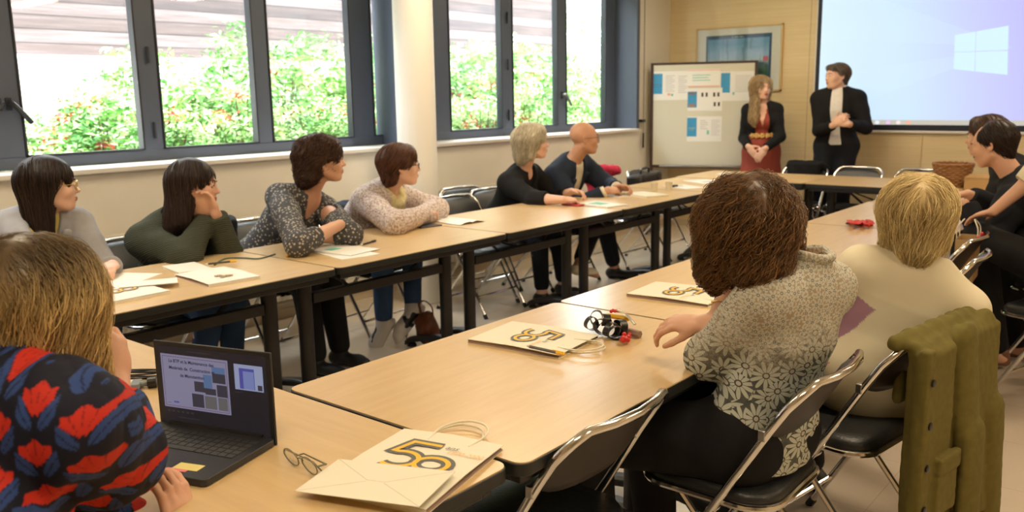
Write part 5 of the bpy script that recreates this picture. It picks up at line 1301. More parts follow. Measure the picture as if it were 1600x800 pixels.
# ------------------------------------------------------------------ far wall: screen, picture, whiteboard
def ribbon(mb, pts, w, z=0., closed=False):
    """flat stroke of width w along 2-d pts, at height z"""
    n = len(pts); P = [Vector((p[0], p[1], 0)) for p in pts]; L_, R_ = [], []
    for i, p in enumerate(P):
        a = P[i-1] if (i or closed) else p; b = P[(i+1) % n] if (i < n-1 or closed) else p
        t1 = (p-a).normalized() if (p-a).length else (b-p).normalized(); t2 = (b-p).normalized() if (b-p).length else t1
        t = (t1+t2).normalized(); nn = Vector((-t.y, t.x, 0)); k = w/2/max(.5, t.dot(t1)); L_.append(p+nn*k); R_.append(p-nn*k)
    vs = [(q.x, q.y, z) for q in L_]+[(q.x, q.y, z) for q in R_]
    mb.add(vs, [(i, n+i, n+(i+1) % n, (i+1) % n) for i in range(n if closed else n-1)])
def text(s, size, mt, parent, M_, name='lettering', align='CENTER', bold=0, shear=0):
    c = bpy.data.curves.new(name, 'FONT'); c.body = s; c.size = size; c.align_x = align; c.fill_mode = 'FRONT'; c.offset = bold; c.shear = shear; c.resolution_u = 3
    q_ = bpy.data.objects.new('tmp', c); COL.objects.link(q_); bpy.context.view_layer.update()
    me = bpy.data.meshes.new_from_object(q_.evaluated_get(bpy.context.evaluated_depsgraph_get())); bpy.data.objects.remove(q_); me.materials.clear(); me.materials.append(mt)
    o = bpy.data.objects.new(name, me); COL.objects.link(o); o.parent = parent; o.matrix_local = M_; return o
def vplane(origin, right, normal):
    """local frame: x along right, y up, z towards normal"""
    r = Vector(right).normalized(); n = Vector(normal).normalized(); u = n.cross(r)
    m_ = Matrix((r, u, n)).transposed().to_4x4(); m_.translation = origin; return m_
def emat(name, c, s=1.0):
    t = NT(name); t.set(color=(0, 0, 0), rough=.6, emit=c, es=s); t.b.inputs['Emission Color'].default_value = (*c, 1); return t.mat
def screen_mat():
    t = NT('projected_desktop'); x, y, z = t.xyz(t.coord())     # object x to the right, z up
    f = t.math('DIVIDE', x, 2.6)
    f2 = t.math('ADD', f, t.math('MULTIPLY', t.math('SUBTRACT', z, .8), .06))
    c = t.ramp(f2, [(.02, (.66, .87, 1.0)), (.30, (.60, .80, 1.0)), (.55, (.56, .62, 1.0)), (.80, (.50, .46, .98)), (1, (.45, .40, .95))])
    # soft beams from the window symbol
    u = t.math('SUBTRACT', x, 1.70); v = t.math('SUBTRACT', z, .68); an = t.math('ARCTAN2', v, t.math('MULTIPLY', u, -1))
    for a0, a1 in ((-.35, -.12), (.10, .42)):
        b = t.math('MULTIPLY', t.math('GREATER_THAN', an, a0), t.math('LESS_THAN', an, a1)); c = t.mix(t.math('MULTIPLY', b, .22), c, (.66, .88, 1.0))
    bar = t.math('LESS_THAN', z, .045); c = t.mix(bar, c, (.55, .52, .46))
    t.set(color=(.12, .12, .12), rough=.8, emit=c, es=.86); return t.mat
SX = -3.235
scr = empty('projection_screen', (SX, YF, 1.165), 0, 'large projection screen on the far wall showing a pale blue and violet desktop', 'projection screen')
MB().box((0, -.028, 0), (2.7, -.022, 1.5)).build('picture_area', screen_mat(), scr, smooth=False)
mb = MB(); mb.box((-.042, -.022, -.055), (2.74, -.018, 1.53)); mb.build('black_border', mat('screen_border', (.008, .012, .03), .6), scr, smooth=False)
MB().box((-.055, -.024, -.075), (-.042, -.014, 1.53)).build('side_edge', M['white_paint'], scr, smooth=False)
MB().tube([(-.05, -.028, -.068), (2.75, -.028, -.068)], .014, 10).build('bottom_bar', M['white_paint'], scr)
MB().box((-.08, -.10, 1.50), (2.8, -.005, 1.60)).build('casing', M['white_paint'], scr, bevel=.01)
lg = MB(); q0 = [W(1492, 55, Y=8.85), W(1576, 40, Y=8.85), W(1574, 117, Y=8.85), W(1490, 108, Y=8.85)]; o0 = Vector((SX, YF, 1.165)); q = [p-o0 for p in q0]
def bil(u, v): return (q[0]*(1-u)+q[1]*u)*(1-v)+(q[3]*(1-u)+q[2]*u)*v
for u0, u1 in ((0, .395), (.41, 1)):
    for v0, v1 in ((0, .49), (.51, 1)):
        lg.add([(p.x, -.0290, p.z) for p in (bil(u0, v0), bil(u1, v0), bil(u1, v1), bil(u0, v1))], [(0, 3, 2, 1)])
lg.build('window_symbol', emat('projected_symbol', (.66, .88, 1.0), .94), scr, smooth=False)
for i, (px, c) in enumerate(((1370, (.8, .9, 1)), (1387, (.9, .55, .9)), (1403, (.95, .8, .8)), (1419, (1, .45, .3)))):
    p = W(px, 200, Y=8.85)-o0; mb = MB(); mb.add([(p.x+.022*math.cos(a), -.0292, .022+.018*math.sin(a)) for a in [2*PI*k/12 for k in range(12)]], [tuple(range(12))]); mb.build('taskbar_icon', emat('projected_icon_%d' % i, c, .9), scr, smooth=False)
cd = MB().box((0, -.012, 0), (.018, 0, .68)); cdo = cd.build('cable_duct', M['veneer']); cdo.location = (W(1437, 230, Y=YF).x, YF, .38); tag(cdo, 'thin cable duct below the projection screen', 'cable duct')
# framed picture
fr = empty('framed_picture', (-4.125, YF, 1.845), 0, 'wide framed landscape picture with white mat behind the whiteboard', 'picture')
W_, H_ = .985, .685
mb = MB()
for a in ((-W_/2, -H_/2, W_/2, -H_/2+.018), (-W_/2, H_/2-.018, W_/2, H_/2), (-W_/2, -H_/2, -W_/2+.018, H_/2), (W_/2-.018, -H_/2, W_/2, H_/2)): mb.box((a[0], -.03, a[1]), (a[2], 0, a[3]))
mb.build('frame', mat('pale_wood_frame', (.62, .45, .20), .4), fr, bevel=.003)
MB().box((-W_/2+.01, -.018, -H_/2+.01), (W_/2-.01, -.004, H_/2-.01)).build('mat_board', M['paper'], fr, smooth=False)
def landscape():
    t = NT('landscape_photo'); x, y, z = t.xyz(t.coord()); zz = t.math('ADD', t.math('DIVIDE', z, .46), .5); n = t.noise(t.coord((6, 1, 14)), 1.6, 5); n2 = t.noise(t.coord((22, 1, 3)), 1, 3)
    h = t.math('ADD', zz, t.math('MULTIPLY', t.math('SUBTRACT', n, .5), .25))
    c = t.ramp(h, [(.12, (.05, .14, .09)), (.28, (.10, .22, .16)), (.36, (.10, .17, .24)), (.46, (.42, .55, .66)), (.62, (.32, .52, .78)), (.85, (.16, .36, .62))])
    c = t.mix(t.math('MULTIPLY', t.math('GREATER_THAN', n2, .58), .35), c, (.05, .12, .22)); t.set(color=c, rough=.35); return t.mat
MB().box((-.37, -.0205, -.25), (.375, -.019, .255)).build('photo_border', mat('deep_blue_print', (.04, .10, .19), .4), fr, smooth=False)
MB().box((-.345, -.0215, -.235), (.35, -.0205, .215)).build('photo', landscape(), fr, smooth=False)
MB().box((.285, -.0223, -.03), (.345, -.0215, .02)).build('pink_pavilion', mat('pink_print', (.62, .18, .26), .5), fr, smooth=False)
text('la  vallee  bleue', .022, M['paper'], fr, vplane((0, -.0212, .226), (1, 0, 0), (0, -1, 0)), 'caption')
gl = MB().box((-W_/2+.012, -.0265, -H_/2+.012), (W_/2-.012, -.025, H_/2-.012)).build('glass_sheet', M['glass'], fr, smooth=False)
# whiteboard on a stand
wl_, wr_ = W(1019, 98, Y=8.33), W(1183, 98, Y=8.72); BZT = (wl_.z+wr_.z)/2; wl_.z = wr_.z = 0; rdir = (wr_-wl_).normalized(); nrm = Vector((rdir.y, -rdir.x, 0)); BW = (wr_-wl_).length; BZ0, BZ1 = .71, BZT+.01
wb = empty('whiteboard', wl_, 0, 'whiteboard on a dark framed stand with printed sheets pinned to it', 'whiteboard')
wb.matrix_world = Matrix((rdir, -nrm, Vector((0, 0, 1)))).transposed().to_4x4(); wb.location = wl_
M['brown_frame'] = mat('dark_brown_metal', (.055, .030, .026), .4)
MB().box((.02, -.012, BZ0+.02), (BW-.02, .012, BZ1-.02)).build('board_panel', mat('cream_whiteboard', (.66, .64, .52), .25), wb, smooth=False)
mb = MB(); mb.box((-.012, -.018, .08), (.02, .018, BZ1)); mb.box((BW-.02, -.018, .08), (BW+.012, .018, BZ1)); mb.box((0, -.018, BZ1-.024), (BW, .018, BZ1)); mb.box((0, -.018, BZ0-.012), (BW, .018, BZ0+.022)); mb.build('frame', M['brown_frame'], wb, bevel=.003)
for x in (0, BW): MB().box((x-.025, -.30, .02), (x+.025, .12, .06)).tube([(x, -.28, 0), (x, -.28, .02)], .02, 8).tube([(x, .1, 0), (x, .1, .02)], .02, 8).build('foot', M['brown_frame'], wb, bevel=.004)
MB().box((.10, -.07, BZ0+.0), (BW-.1, -.018, BZ0+.02)).build('pen_tray', M['steel'], wb, bevel=.003)
M['blue_print'] = mat('blue_print', (.045, .30, .55), .5); M['grey_text'] = mat('pale_grey_text', (.45, .45, .45), .6); M['green_text'] = mat('green_text', (.15, .50, .38), .6); M['red_line'] = mat('pale_red_line', (.80, .35, .25), .6)
M['dark_print'] = mat('dark_photo_print', (.06, .045, .04), .5); M['peach'] = mat('peach_print', (.55, .33, .24), .5)
def wbp(px, py):
    d = ray(px, py); n = nrm; t = (wl_-Vector((0, 0, CAM_H))).dot(n)/d.dot(n); p = Vector((0, 0, CAM_H))+d*t-wl_; return p.dot(rdir), p.z
def sheet(x0, y0, x1, y1, label, parts, lift=0):
    a, zt = wbp(x0, y0); b, zb = wbp(x1, y1); o = empty('pinned_sheet', wl_+rdir*a+nrm*(.0128+lift)+Vector((0, 0, zb)), 0, label, 'sheet', 'printed sheets on the whiteboard')
    o.matrix_world = wb.matrix_world.copy(); o.location = wl_+rdir*a+nrm*(.0128+lift)+Vector((0, 0, zb)); w_, h_ = b-a, zt-zb
    MB().box((0, -.0008, 0), (w_, 0, h_)).build('sheet_paper', M['paper'], o, smooth=False)
    by = {}
    for (u0, v0, u1, v1, m_) in parts: by.setdefault((m_, round(u0, 1) if m_ == 'grey_text' else 0), []).append((u0, v0, u1, v1))
    for (m_, _k), rs in by.items():
        mb = MB()
        for (u0, v0, u1, v1) in rs: mb.box((u0*w_, -.0013, v0*h_), (u1*w_, -.0008, v1*h_))
        mb.build({'blue_print': 'blue_panel', 'grey_text': 'text_lines', 'green_text': 'green_lines', 'dark_print': 'portrait_photos', 'peach': 'portrait_photos', 'red_line': 'red_rule'}[m_], M[m_], o, smooth=False)
    return o
lines = lambda u0, u1, v0, v1, n, m_='grey_text': [(u0, v0+(v1-v0)*k/n, u1-(.06 if k % 3 == 1 else 0), v0+(v1-v0)*k/n+(v1-v0)/n*.28, m_) for k in range(n)]
sheet(1021, 112, 1075, 156, 'printed sheet with a blue panel at the upper left of the whiteboard', [(.0, .22, .27, .92, 'blue_print')]+lines(.36, .62, .30, .9, 9)+lines(.72, .97, .25, .88, 9)+[(.42, .16, .5, .24, 'red_line'), (.52, .14, .58, .22, 'green_text'), (.03, .55, .2, .57, 'grey_text'), (.03, .50, .2, .52, 'grey_text')])
sheet(1126, 112, 1180, 157, 'printed sheet with a blue panel at the upper right of the whiteboard', [(.02, .28, .28, .95, 'blue_print')]+lines(.42, .95, .30, .9, 11)+[(.36, .2, .41, .30, 'green_text')])
sheet(1075, 109, 1125, 135, 'white sheet with a green title pinned at the top centre', [(0, .0, 1, .05, 'red_line'), (0, .93, 1, .97, 'red_line')]+lines(.15, .7, .35, .8, 3, 'green_text'), .0015)
sheet(1075, 138, 1128, 173, 'printed sheet with small portraits in the middle of the whiteboard', [(.0, .15, .27, .85, 'blue_print'), (.03, .70, .22, .83, 'peach'), (.03, .18, .22, .32, 'peach'), (.40, .62, .46, .8, 'dark_print'), (.52, .62, .58, .8, 'dark_print'), (.74, .62, .80, .8, 'dark_print'), (.86, .62, .92, .8, 'dark_print'), (.76, .2, .82, .38, 'dark_print'), (.88, .2, .94, .38, 'dark_print')], .002)
sheet(1074, 182, 1127, 221, 'printed sheet with a blue panel lowest on the whiteboard', [(.0, .2, .28, .95, 'blue_print')]+lines(.38, .6, .5, .9, 5)+lines(.7, .95, .25, .9, 10)+[(.58, .28, .64, .45, 'green_text'), (.04, .52, .24, .55, 'grey_text'), (.04, .45, .2, .48, 'grey_text')])
# ------------------------------------------------------------------ things on the tables
TT = TZ
def logo(parent, w, z, text_=True, origin=(0, 0)):
    """double striped numeral fifty, w wide, centred at origin, y up"""
    def arc(cx, cy, r, a0, a1, n=22, sy=1.0): return [(cx+r*math.cos(math.radians(a0+(a1-a0)*k/n)), cy+r*sy*math.sin(math.radians(a0+(a1-a0)*k/n))) for k in range(n+1)]
    five = [(.60, .93), (.16, .93), (.05, .52)]+arc(.26, .27, .27, 118, -128)
    zero = arc(.75, .27, .235, 0, 360)[:-1]
    T = lambda pts: [(origin[0]+(x-.5)*w, origin[1]+(y-.45)*w*.86) for x, y in pts]
    g = MB(); ribbon(g, T(five), .19*w, z); ribbon(g, T(zero), .19*w, z-.0001, True); g.build('grey_numeral', M['grey_print'], parent, smooth=False)
    g = MB(); ribbon(g, T(five), .070*w, z+.0003); g.build('yellow_stripe', M['yellow_print'], parent, smooth=False)
    g = MB(); ribbon(g, T(zero), .070*w, z+.0002, True); g.build('orange_stripe', M['yellow_print'], parent, smooth=False)
    if text_:
        text('ans', .15*w, M['grey_print'], parent, Matrix.Translation((origin[0]+.16*w, origin[1]+.36*w, z+.0002)), 'lettering', 'LEFT', shear=.3)
        text('1970-2020', .125*w, M['orange_print'], parent, Matrix.Translation((origin[0]+.24*w, origin[1]+.24*w, z+.0002)), 'lettering', 'LEFT', shear=.3)
def carrier_bag(x, y, deg, label, mt='cream_paper', w=.25, l=.325, th=.016, logo_=True, handles=True, z=TT, lsc=.5, loff=.01):
    o = empty('carrier_bag', (x, y, z), math.radians(deg), label, 'paper bag', 'printed paper carrier bags on the tables')
    mb = MB(); mb.box((-w/2, -l/2, 0), (w/2, l/2, .0012)); mb.box((-w/2, -l/2, .0012), (w/2, -l/2+.0015, th*.8))
    vs = [(-w/2, -l/2, th*.8), (w/2, -l/2, th*.8), (w/2, 0, th), (w/2, l/2, th*.7), (0, l/2+.004, th*.9), (-w/2, l/2, th*.65), (-w/2, 0, th), (0, 0, th*1.05)]
    f = [(0, 1, 2, 7), (7, 2, 3, 4), (7, 4, 5, 6), (0, 7, 6)]
    mb.add(vs+[(a, b, c-.0014) for a, b, c in vs], f+[tuple(8+i for i in q[::-1]) for q in f]+[(a, b, 8+b, 8+a) if 0 else (b, a, 8+a, 8+b) for a, b in ((0, 1), (1, 2), (2, 3), (3, 4), (4, 5), (5, 6), (6, 0))])
    mb.build('bag_panels', M[mt], o, smooth=False)
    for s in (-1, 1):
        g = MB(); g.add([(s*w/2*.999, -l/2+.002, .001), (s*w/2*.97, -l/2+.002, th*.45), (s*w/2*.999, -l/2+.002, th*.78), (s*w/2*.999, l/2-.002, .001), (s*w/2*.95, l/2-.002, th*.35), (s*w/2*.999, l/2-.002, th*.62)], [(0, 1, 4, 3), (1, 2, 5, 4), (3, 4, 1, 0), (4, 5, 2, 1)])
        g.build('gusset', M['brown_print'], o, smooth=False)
    if handles:
        for dz, dx in ((.002, 0), (th*.8, .012)):
            MB().tube(spline([(-.05+dx, l/2-.04, dz), (-.055+dx, l/2+.03, dz+.003), (-.02+dx, l/2+.075, dz+.006), (.03+dx, l/2+.072, dz+.006), (.058+dx, l/2+.03, dz+.003), (.05+dx, l/2-.04, dz)], 7), .0024, 6).build('handle', M['cream_paper'], o)
    if logo_: logo(o, w*lsc, th*1.05+.0008, origin=(0, loff))
    return o
carrier_bag(-1.215, 1.150, 14, 'cream paper bag with a striped numeral, partly under the envelope beside the glasses', lsc=.62, loff=.028)
carrier_bag(-1.600, 2.045, -84, 'cream paper bag with a grey pen on it, in front of the black ribbon bundle', lsc=.56)
carrier_bag(-1.530, 2.855, -86, 'cream paper bag on the table in front of the curly haired woman', lsc=.56)
carrier_bag(-3.340, 1.600, 90, 'white paper bag under a white envelope on the window side table, nearest the left edge', 'paper', handles=False, lsc=.5)
carrier_bag(-3.300, 2.010, 84, 'white paper bag in front of the woman in the green sweater', 'paper', w=.23, handles=False, lsc=.28, loff=-.06)
def flat(name, x, y, deg, w, l, th, mt, label, cat, z=TT, group=None, tilt=0, marks=(), bevel=0):
    o = empty(name, (x, y, z), math.radians(deg), label, cat, group); o.rotation_euler = (0, tilt, math.radians(deg))
    MB().box((-w/2, -l/2, 0), (w/2, l/2, th)).build('body', M[mt], o, smooth=False, bevel=bevel)
    for nm, m_, rs in marks:
        mb = MB()
        for a, b, c, d in rs: mb.box((a*w, b*l, th), (c*w, d*l, th+.0005))
        mb.build(nm, M[m_], o, smooth=False)
    return o
# envelope on the first bag
en = empty('envelope', (-1.200, 1.035, TT+.0215), math.radians(18.5), 'white envelope lying over the cream bag, beside the glasses', 'envelope', 'white envelopes')
en.rotation_euler = (0, -.04, math.radians(18.5))
mb = MB(); mb.box((-.132, -.078, 0), (.132, .078, .0012)); mb.build('envelope_paper', M['cream_paper'], en, smooth=False)
mb = MB()
for a, b in (((-.132, .078), (-.02, .0)), ((.132, .078), (.02, .0)), ((-.132, -.078), (-.02, -.005)), ((.132, -.078), (.02, -.005)), ((-.02, 0), (.02, 0))): ribbon(mb, [a, b], .0009, .0014)
mb.build('flap_seams', mat('paper_crease', (.42, .39, .30), .8), en, smooth=False)
c2 = flat('envelope', -3.36, 1.735, 62, .22, .11, .002, 'paper', 'white envelope on the white bag nearest the left edge', 'envelope', TT+.0185, 'white envelopes')
flat('sheet_of_paper', W(186, 418, Z=.8).x, W(186, 418, Z=.8).y, 30, .21, .297, .001, 'paper', 'white sheet at the left end of the window side table', 'paper', TT)
flat('notebook', -3.60, 2.045, 80, .15, .21, .008, 'paper', 'white notebook under the right elbow of the woman in green', 'notebook', TT, bevel=.001)
flat('brochure', -3.30, 2.72, 80, .21, .30, .003, 'paper', 'lower white brochure beside the arms of the woman in the dotted top', 'brochure', TT, 'white brochures', marks=(('green_print', 'green_text', [(-.1, .0, .25, .12)]),))
flat('brochure', -3.36, 2.76, 96, .21, .29, .003, 'paper', 'upper white brochure with a green mark beside the woman in the dotted top', 'brochure', TT+.0042, 'white brochures', marks=(('green_print', 'green_text', [(-.25, .1, .1, .3)]),))
flat('sheet_of_paper', -3.50, 2.87, 70, .15, .21, .001, 'cream_paper', 'cream sheet just in front of the folded arms', 'paper', TT)
ob = empty('open_booklet', (-3.60, 3.84, TT), math.radians(85), 'open white booklet in front of the woman in the cream cardigan', 'booklet')
mb = MB()
for s in (-1, 1):
    vs = [(s*.105*k/8, y, .003+.016*math.sin(PI*min(1, k/8*.9+.1))*(1-k/10)) for k in range(9) for y in (-.15, .15)]; mb.add(vs+[(x, y, z-.002) for x, y, z in vs], [(2*k, 2*k+2, 2*k+3, 2*k+1)[::s] for k in range(8)]+[(18+2*k, 18+2*k+1, 18+2*k+3, 18+2*k+2)[::s] for k in range(8)])
mb.build('pages', M['paper'], ob)
flat('tablet', -3.66, 3.60, 80, .15, .22, .008, 'dark_grey', 'dark grey tablet under the elbow of the woman in the cream cardigan', 'tablet', TT, bevel=.002)
flat('notebook', -3.28, 4.96, 82, .20, .29, .010, 'paper', 'white notebook beside the hands of the woman in the black blazer', 'notebook', TT, marks=(('green_print', 'green_text', [(-.2, -.1, .3, .3)]),))
flat('phone', -3.44, 4.86, 84, .075, .16, .012, 'red_case', 'red phone case touching the hands of the woman in the black blazer', 'phone', TT, bevel=.004) if 'red_case' in M else None
flat('notebook', -3.32, 5.62, 70, .21, .29, .014, 'cream_paper', 'cream notebook in front of the bald man', 'notebook', TT)
flat('sheet_of_paper', -3.50, 5.52, 60, .15, .21, .001, 'paper', 'white sheet under the hands of the bald man', 'paper', TT)
flat('brochure', -3.36, 6.30, 65, .21, .30, .004, 'paper', 'white brochure under the keys near the two paper cups', 'brochure', TT, 'white brochures')
flat('brochure', -3.42, 6.78, 60, .24, .32, .003, 'paper', 'white printed brochure beyond the paper cups', 'brochure', TT, 'white brochures', marks=(('grey_print', 'grey_text', [(-.2, -.2, .2, 0)]),))
flat('white_box', -3.45, 7.33, 10, .22, .12, .025, 'paper', 'flat white box on the corner table by the whiteboard', 'box', TT, bevel=.002)
for (px, py, lab) in ((1022, 299, 'small paper cup nearer the bald man'), (1045, 298, 'small paper cup nearer the keys')):
    p = W(px, py, Z=TT); o = empty('paper_cup', (p.x, p.y, TT), 0, lab, 'cup', 'small paper cups')
    MB().lathe([(.022, 0), (.030, .068), (.032, .070), (.0305, .070), (.0285, .066), (.021, .004)], 24, cap=False).lathe([(.0, .003), (.021, .0035)], 24, cap=False).build('cup_wall', M['cream_paper'], o)
    MB().tube([(.031*math.cos(a), .031*math.sin(a), .070) for a in [2*PI*k/20 for k in range(20)]], .0018, 6, closed=True).build('rim', M['cream_paper'], o)
kr = empty('key_bunch', W(1055, 291, Z=TT+.003), 0, 'bunch of keys with a black fob beside the paper cups', 'keys')
MB().tube([(.02*math.cos(a), .02*math.sin(a), .006) for a in [2*PI*k/16 for k in range(16)]], .002, 6, closed=True).build('ring', M['chrome'], kr)
for k in range(4): a = k*1.1; MB().box((0, -.010, 0), (.022, .010, .003), Matrix.Rotation(a, 4, 'Z') @ Matrix.Translation((.02, 0, .002*k))).box((.022, -.004, 0), (.055, .004, .003), Matrix.Rotation(a, 4, 'Z') @ Matrix.Translation((.02, 0, .002*k))).build('key', M['chrome'], kr)
MB().rbox(.02, -.05, .035, .07, .012, 0, .016).build('fob', M['black'], kr, bevel=.003)
def pen(x, y, deg, label, body, tip='yellow_print', z=TT, L_=.14):
    o = empty('pen', (x, y, z+.005), math.radians(deg), label, 'pen', 'pens on the tables')
    MB().tube([(0, -L_/2+.012, 0), (0, L_/2-.03, 0)], .0045, 10).build('barrel', M[body], o)
    MB().tube([(0, L_/2-.03, 0), (0, L_/2-.004, 0), (0, L_/2, 0)], [.0052, .005, .003], 10).build('pen_cap', M[tip], o)
    MB().tube([(0, -L_/2+.012, 0), (0, -L_/2, 0)], [.0045, .0012], 10).build('tip', M['steel'], o)
    MB().box((-.0012, L_/2-.045, .004), (.0012, L_/2-.004, .0065)).build('clip', M[tip], o)
p1, p2 = W(822, 542, Z=TT+.02), W(884, 556, Z=TT+.02); dd = p2-p1
pen((p1.x+p2.x)/2, (p1.y+p2.y)/2, math.degrees(math.atan2(-dd.x, dd.y)), 'grey pen with a yellow cap lying on the second cream bag', 'grey_print', z=TT+.0185)
pen(W(456, 399, Z=TT).x, W(456, 399, Z=TT).y, -150, 'white pen with a yellow end beside the brochures', 'paper')
pen(W(346, 418, Z=TT).x, W(346, 418, Z=TT).y, -20, 'blue grey pen with a yellow cap by the elbow of the woman in green', 'dark_grey', z=TT+.018)
pen(W(576, 381, Z=TT).x, W(576, 381, Z=TT).y, 15, 'black pen lying at the edge of the cream sheet', 'black', 'black', z=TT+.001)
pen(W(975, 321, Z=TT).x, W(975, 321, Z=TT).y, 60, 'white pen with a yellow cap right of the white notebook', 'paper')
M['lanyard_green'] = mat('dull_green_cord', (.07, .14, .11), .8)
o = MB().tube(spline([W(335, 414, Z=TT+.004), W(352, 404, Z=TT+.004), W(380, 403, Z=TT+.004), W(405, 404, Z=TT+.004), W(430, 397, Z=TT+.004)], 8), .0035, 6).build('lanyard', M['lanyard_green']); tag(o, 'dull green lanyard lying across the window side table', 'lanyard')
# eyeglasses on the table
ge = empty('eyeglasses', W(470, 724, Z=TT), 0, 'thin framed eyeglasses lying open beside the laptop', 'glasses')
ga, gb = W(455, 715, Z=TT+.02), W(484, 729, Z=TT+.02); gd = (gb-ga); gd.z = 0; gd.normalize(); gn = Vector((0, 0, 1)).cross(gd); g0 = ge.location
M['glasses_frame'] = mat('grey_green_frame', (.20, .19, .13), .3)
for s in (-1, 1):
    c = (ga+gb)/2-g0+gd*s*.033; c.z = .0215
    ring = [c+gd*.024*math.cos(a)*(1+.06*math.cos(2*a))+Vector((0, 0, 1))*.0195*math.sin(a)-gn*.006*math.sin(a) for a in [2*PI*k/28 for k in range(28)]]
    MB().tube(ring, .0014, 6, closed=True).build('rim', M['glasses_frame'], ge)
    lb = MB(); lb.add([c+(p-c)*.96 for p in ring]+[c+(p-c)*.96+gn*.001 for p in ring], [tuple(range(28)), tuple(range(55, 27, -1))]); lb.build('lens', M['glass'], ge, smooth=False)
    e = c+gd*s*.026; MB().tube([e+Vector((0, 0, .006)), e+gd*s*.003+gn*(.008+.006*(s+1))+Vector((0, 0, .005)), e-gd*s*.085+gn*(.014+.006*(s+1))+Vector((0, 0, .001)), e-gd*s*.118+gn*(.016+.006*(s+1))-Vector((0, 0, .014))], [.0022, .002, .0016, .002], 6).build('temple', M['glasses_frame'], ge)
c = (ga+gb)/2-g0; c.z = .026; MB().tube([c-gd*.010, c+Vector((0, 0, .003)), c+gd*.010], .0015, 6).build('bridge', M['glasses_frame'], ge)
# ------------------------------------------------------------------ laptop
LA, LB = W(254, 657, Z=TT+.018), W(427, 684, Z=TT+.018); lx = (LB-LA); lx.z = 0; LW_ = lx.length; lx.normalize(); ly = Vector((0, 0, 1)).cross(lx)   # ly away from the viewer
lap = empty('laptop', ((LA+LB)/2).xy.to_3d()+Vector((0, 0, TT)), math.atan2(lx.y, lx.x), 'open black laptop showing a presentation slide in front of the blonde woman', 'laptop')
LW_ = .325; LD = .225
M['lap_body'] = mat('dark_laptop_shell', (.022, .024, .027), .42); M['key'] = mat('laptop_key', (.035, .037, .036), .5)
MB().rbox(0, -LD/2, LW_, LD, .012, .002, .017).build('base', M['lap_body'], lap, bevel=.0015)
kb = MB()
for r_ in range(5):
    n = 14; kw = (LW_-.040)/n
    for k in range(n):
        if r_ == 4 and 3 < k < 9: continue
        x = -LW_/2+.020+k*kw; y = -.030-r_*.0185; kb.box((x+.0012, y-.0165, .017), (x+kw-.0012, y, .0186))
y = -.030-4*.0185; kb.box((-LW_/2+.020+4*(LW_-.04)/14, y-.0165, .017), (-LW_/2+.019+9*(LW_-.04)/14, y, .0186))
k_ = kb.build('keyboard', M['key'], lap, smooth=False)
MB().box((-.055, -LD+.012, .0168), (.050, -LD+.075, .0173)).build('touchpad', mat('touchpad', (.03, .032, .034), .3), lap, smooth=False)
MB().tube([(-.13, -.002, .017), (.13, -.002, .017)], .006, 8).build('hinge', M['black'], lap)
MB().box((.045, -LD+.022, .017), (.105, -LD+.050, .0176), Matrix.Rotation(.06, 4, 'Z')).build('yellow_sticker', mat('yellow_note', (.72, .62, .22), .7), lap, smooth=False)
MB().box((.035, -LD+.012, .017), (.085, -LD+.022, .0178), Matrix.Rotation(.06, 4, 'Z')).build('pink_sticker', mat('pink_note', (.75, .22, .22), .7), lap, smooth=False)
lid = bpy.data.objects.new('lid', None); COL.objects.link(lid); lid.parent = lap; lid.location = (0, .002, .016); lid.rotation_euler = (math.radians(-16), 0, 0)
LH = .212
b = MB().box((-LW_/2, 0, 0), (LW_/2, .006, LH)).build('lid_shell', M['lap_body'], lap, bevel=.002); b.matrix_local = lid.matrix_local
COLS = dict(slide=(.30, .28, .42), ink=(.02, .02, .06), sky=(.12, .20, .38), img=(.055, .05, .07), img2=(.16, .15, .15), blue=(.10, .10, .42), pale=(.38, .42, .62), mid=(.24, .28, .58), dim=(.05, .045, .055), maroon=(.12, .03, .07))
for k, v in COLS.items(): M['scr_'+k] = emat('laptop_screen_'+k, v, .55)
def onlid(ob): ob.matrix_local = lid.matrix_local @ ob.matrix_local; return ob
def srect(parent, name, m_, rs, z):
    mb = MB()
    for u0, v0, u1, v1 in rs: mb.add([(-LW_/2+.012+u*(LW_-.024), -z, .016+v*(LH-.026)) for u, v in ((u0, v0), (u1, v0), (u1, v1), (u0, v1))], [(0, 1, 2, 3)])
    o = mb.build(name, M['scr_'+m_] if 'scr_'+m_ in M else M[m_], parent, smooth=False); o.matrix_local = lid.matrix_local.copy(); return o
dsp = srect(lap, 'display', 'black_screen', [(0, 0, 1, 1)], .0005) if 'black_screen' in M else None
if dsp is None:
    M['black_screen'] = emat('laptop_screen_black', (.012, .010, .013), 1.0); dsp = srect(lap, 'display', 'black_screen', [(0, 0, 1, 1)], .0005)
bpy.context.view_layer.update()
def sp(name, m_, rs, z):
    o = srect(dsp, name, m_, rs, z); o.matrix_local = Matrix.Identity(4); return o
sp('slide', 'slide', [(.025, .215, .655, .90)], .0009); sp('slide_border', 'maroon', [(.04, .868, .64, .873), (.04, .235, .64, .240), (.04, .235, .043, .873), (.637, .235, .64, .873)], .0012)
sp('slide_photos', 'img', [(.505, .60, .625, .80), (.33, .46, .43, .59), (.30, .26, .41, .43), (.43, .44, .53, .52), (.54, .43, .635, .58)], .0013); sp('slide_photos', 'sky', [(.42, .52, .50, .69), (.505, .72, .625, .80)], .0014); sp('slide_photos', 'img2', [(.42, .26, .53, .42), (.545, .26, .63, .42)], .0013)
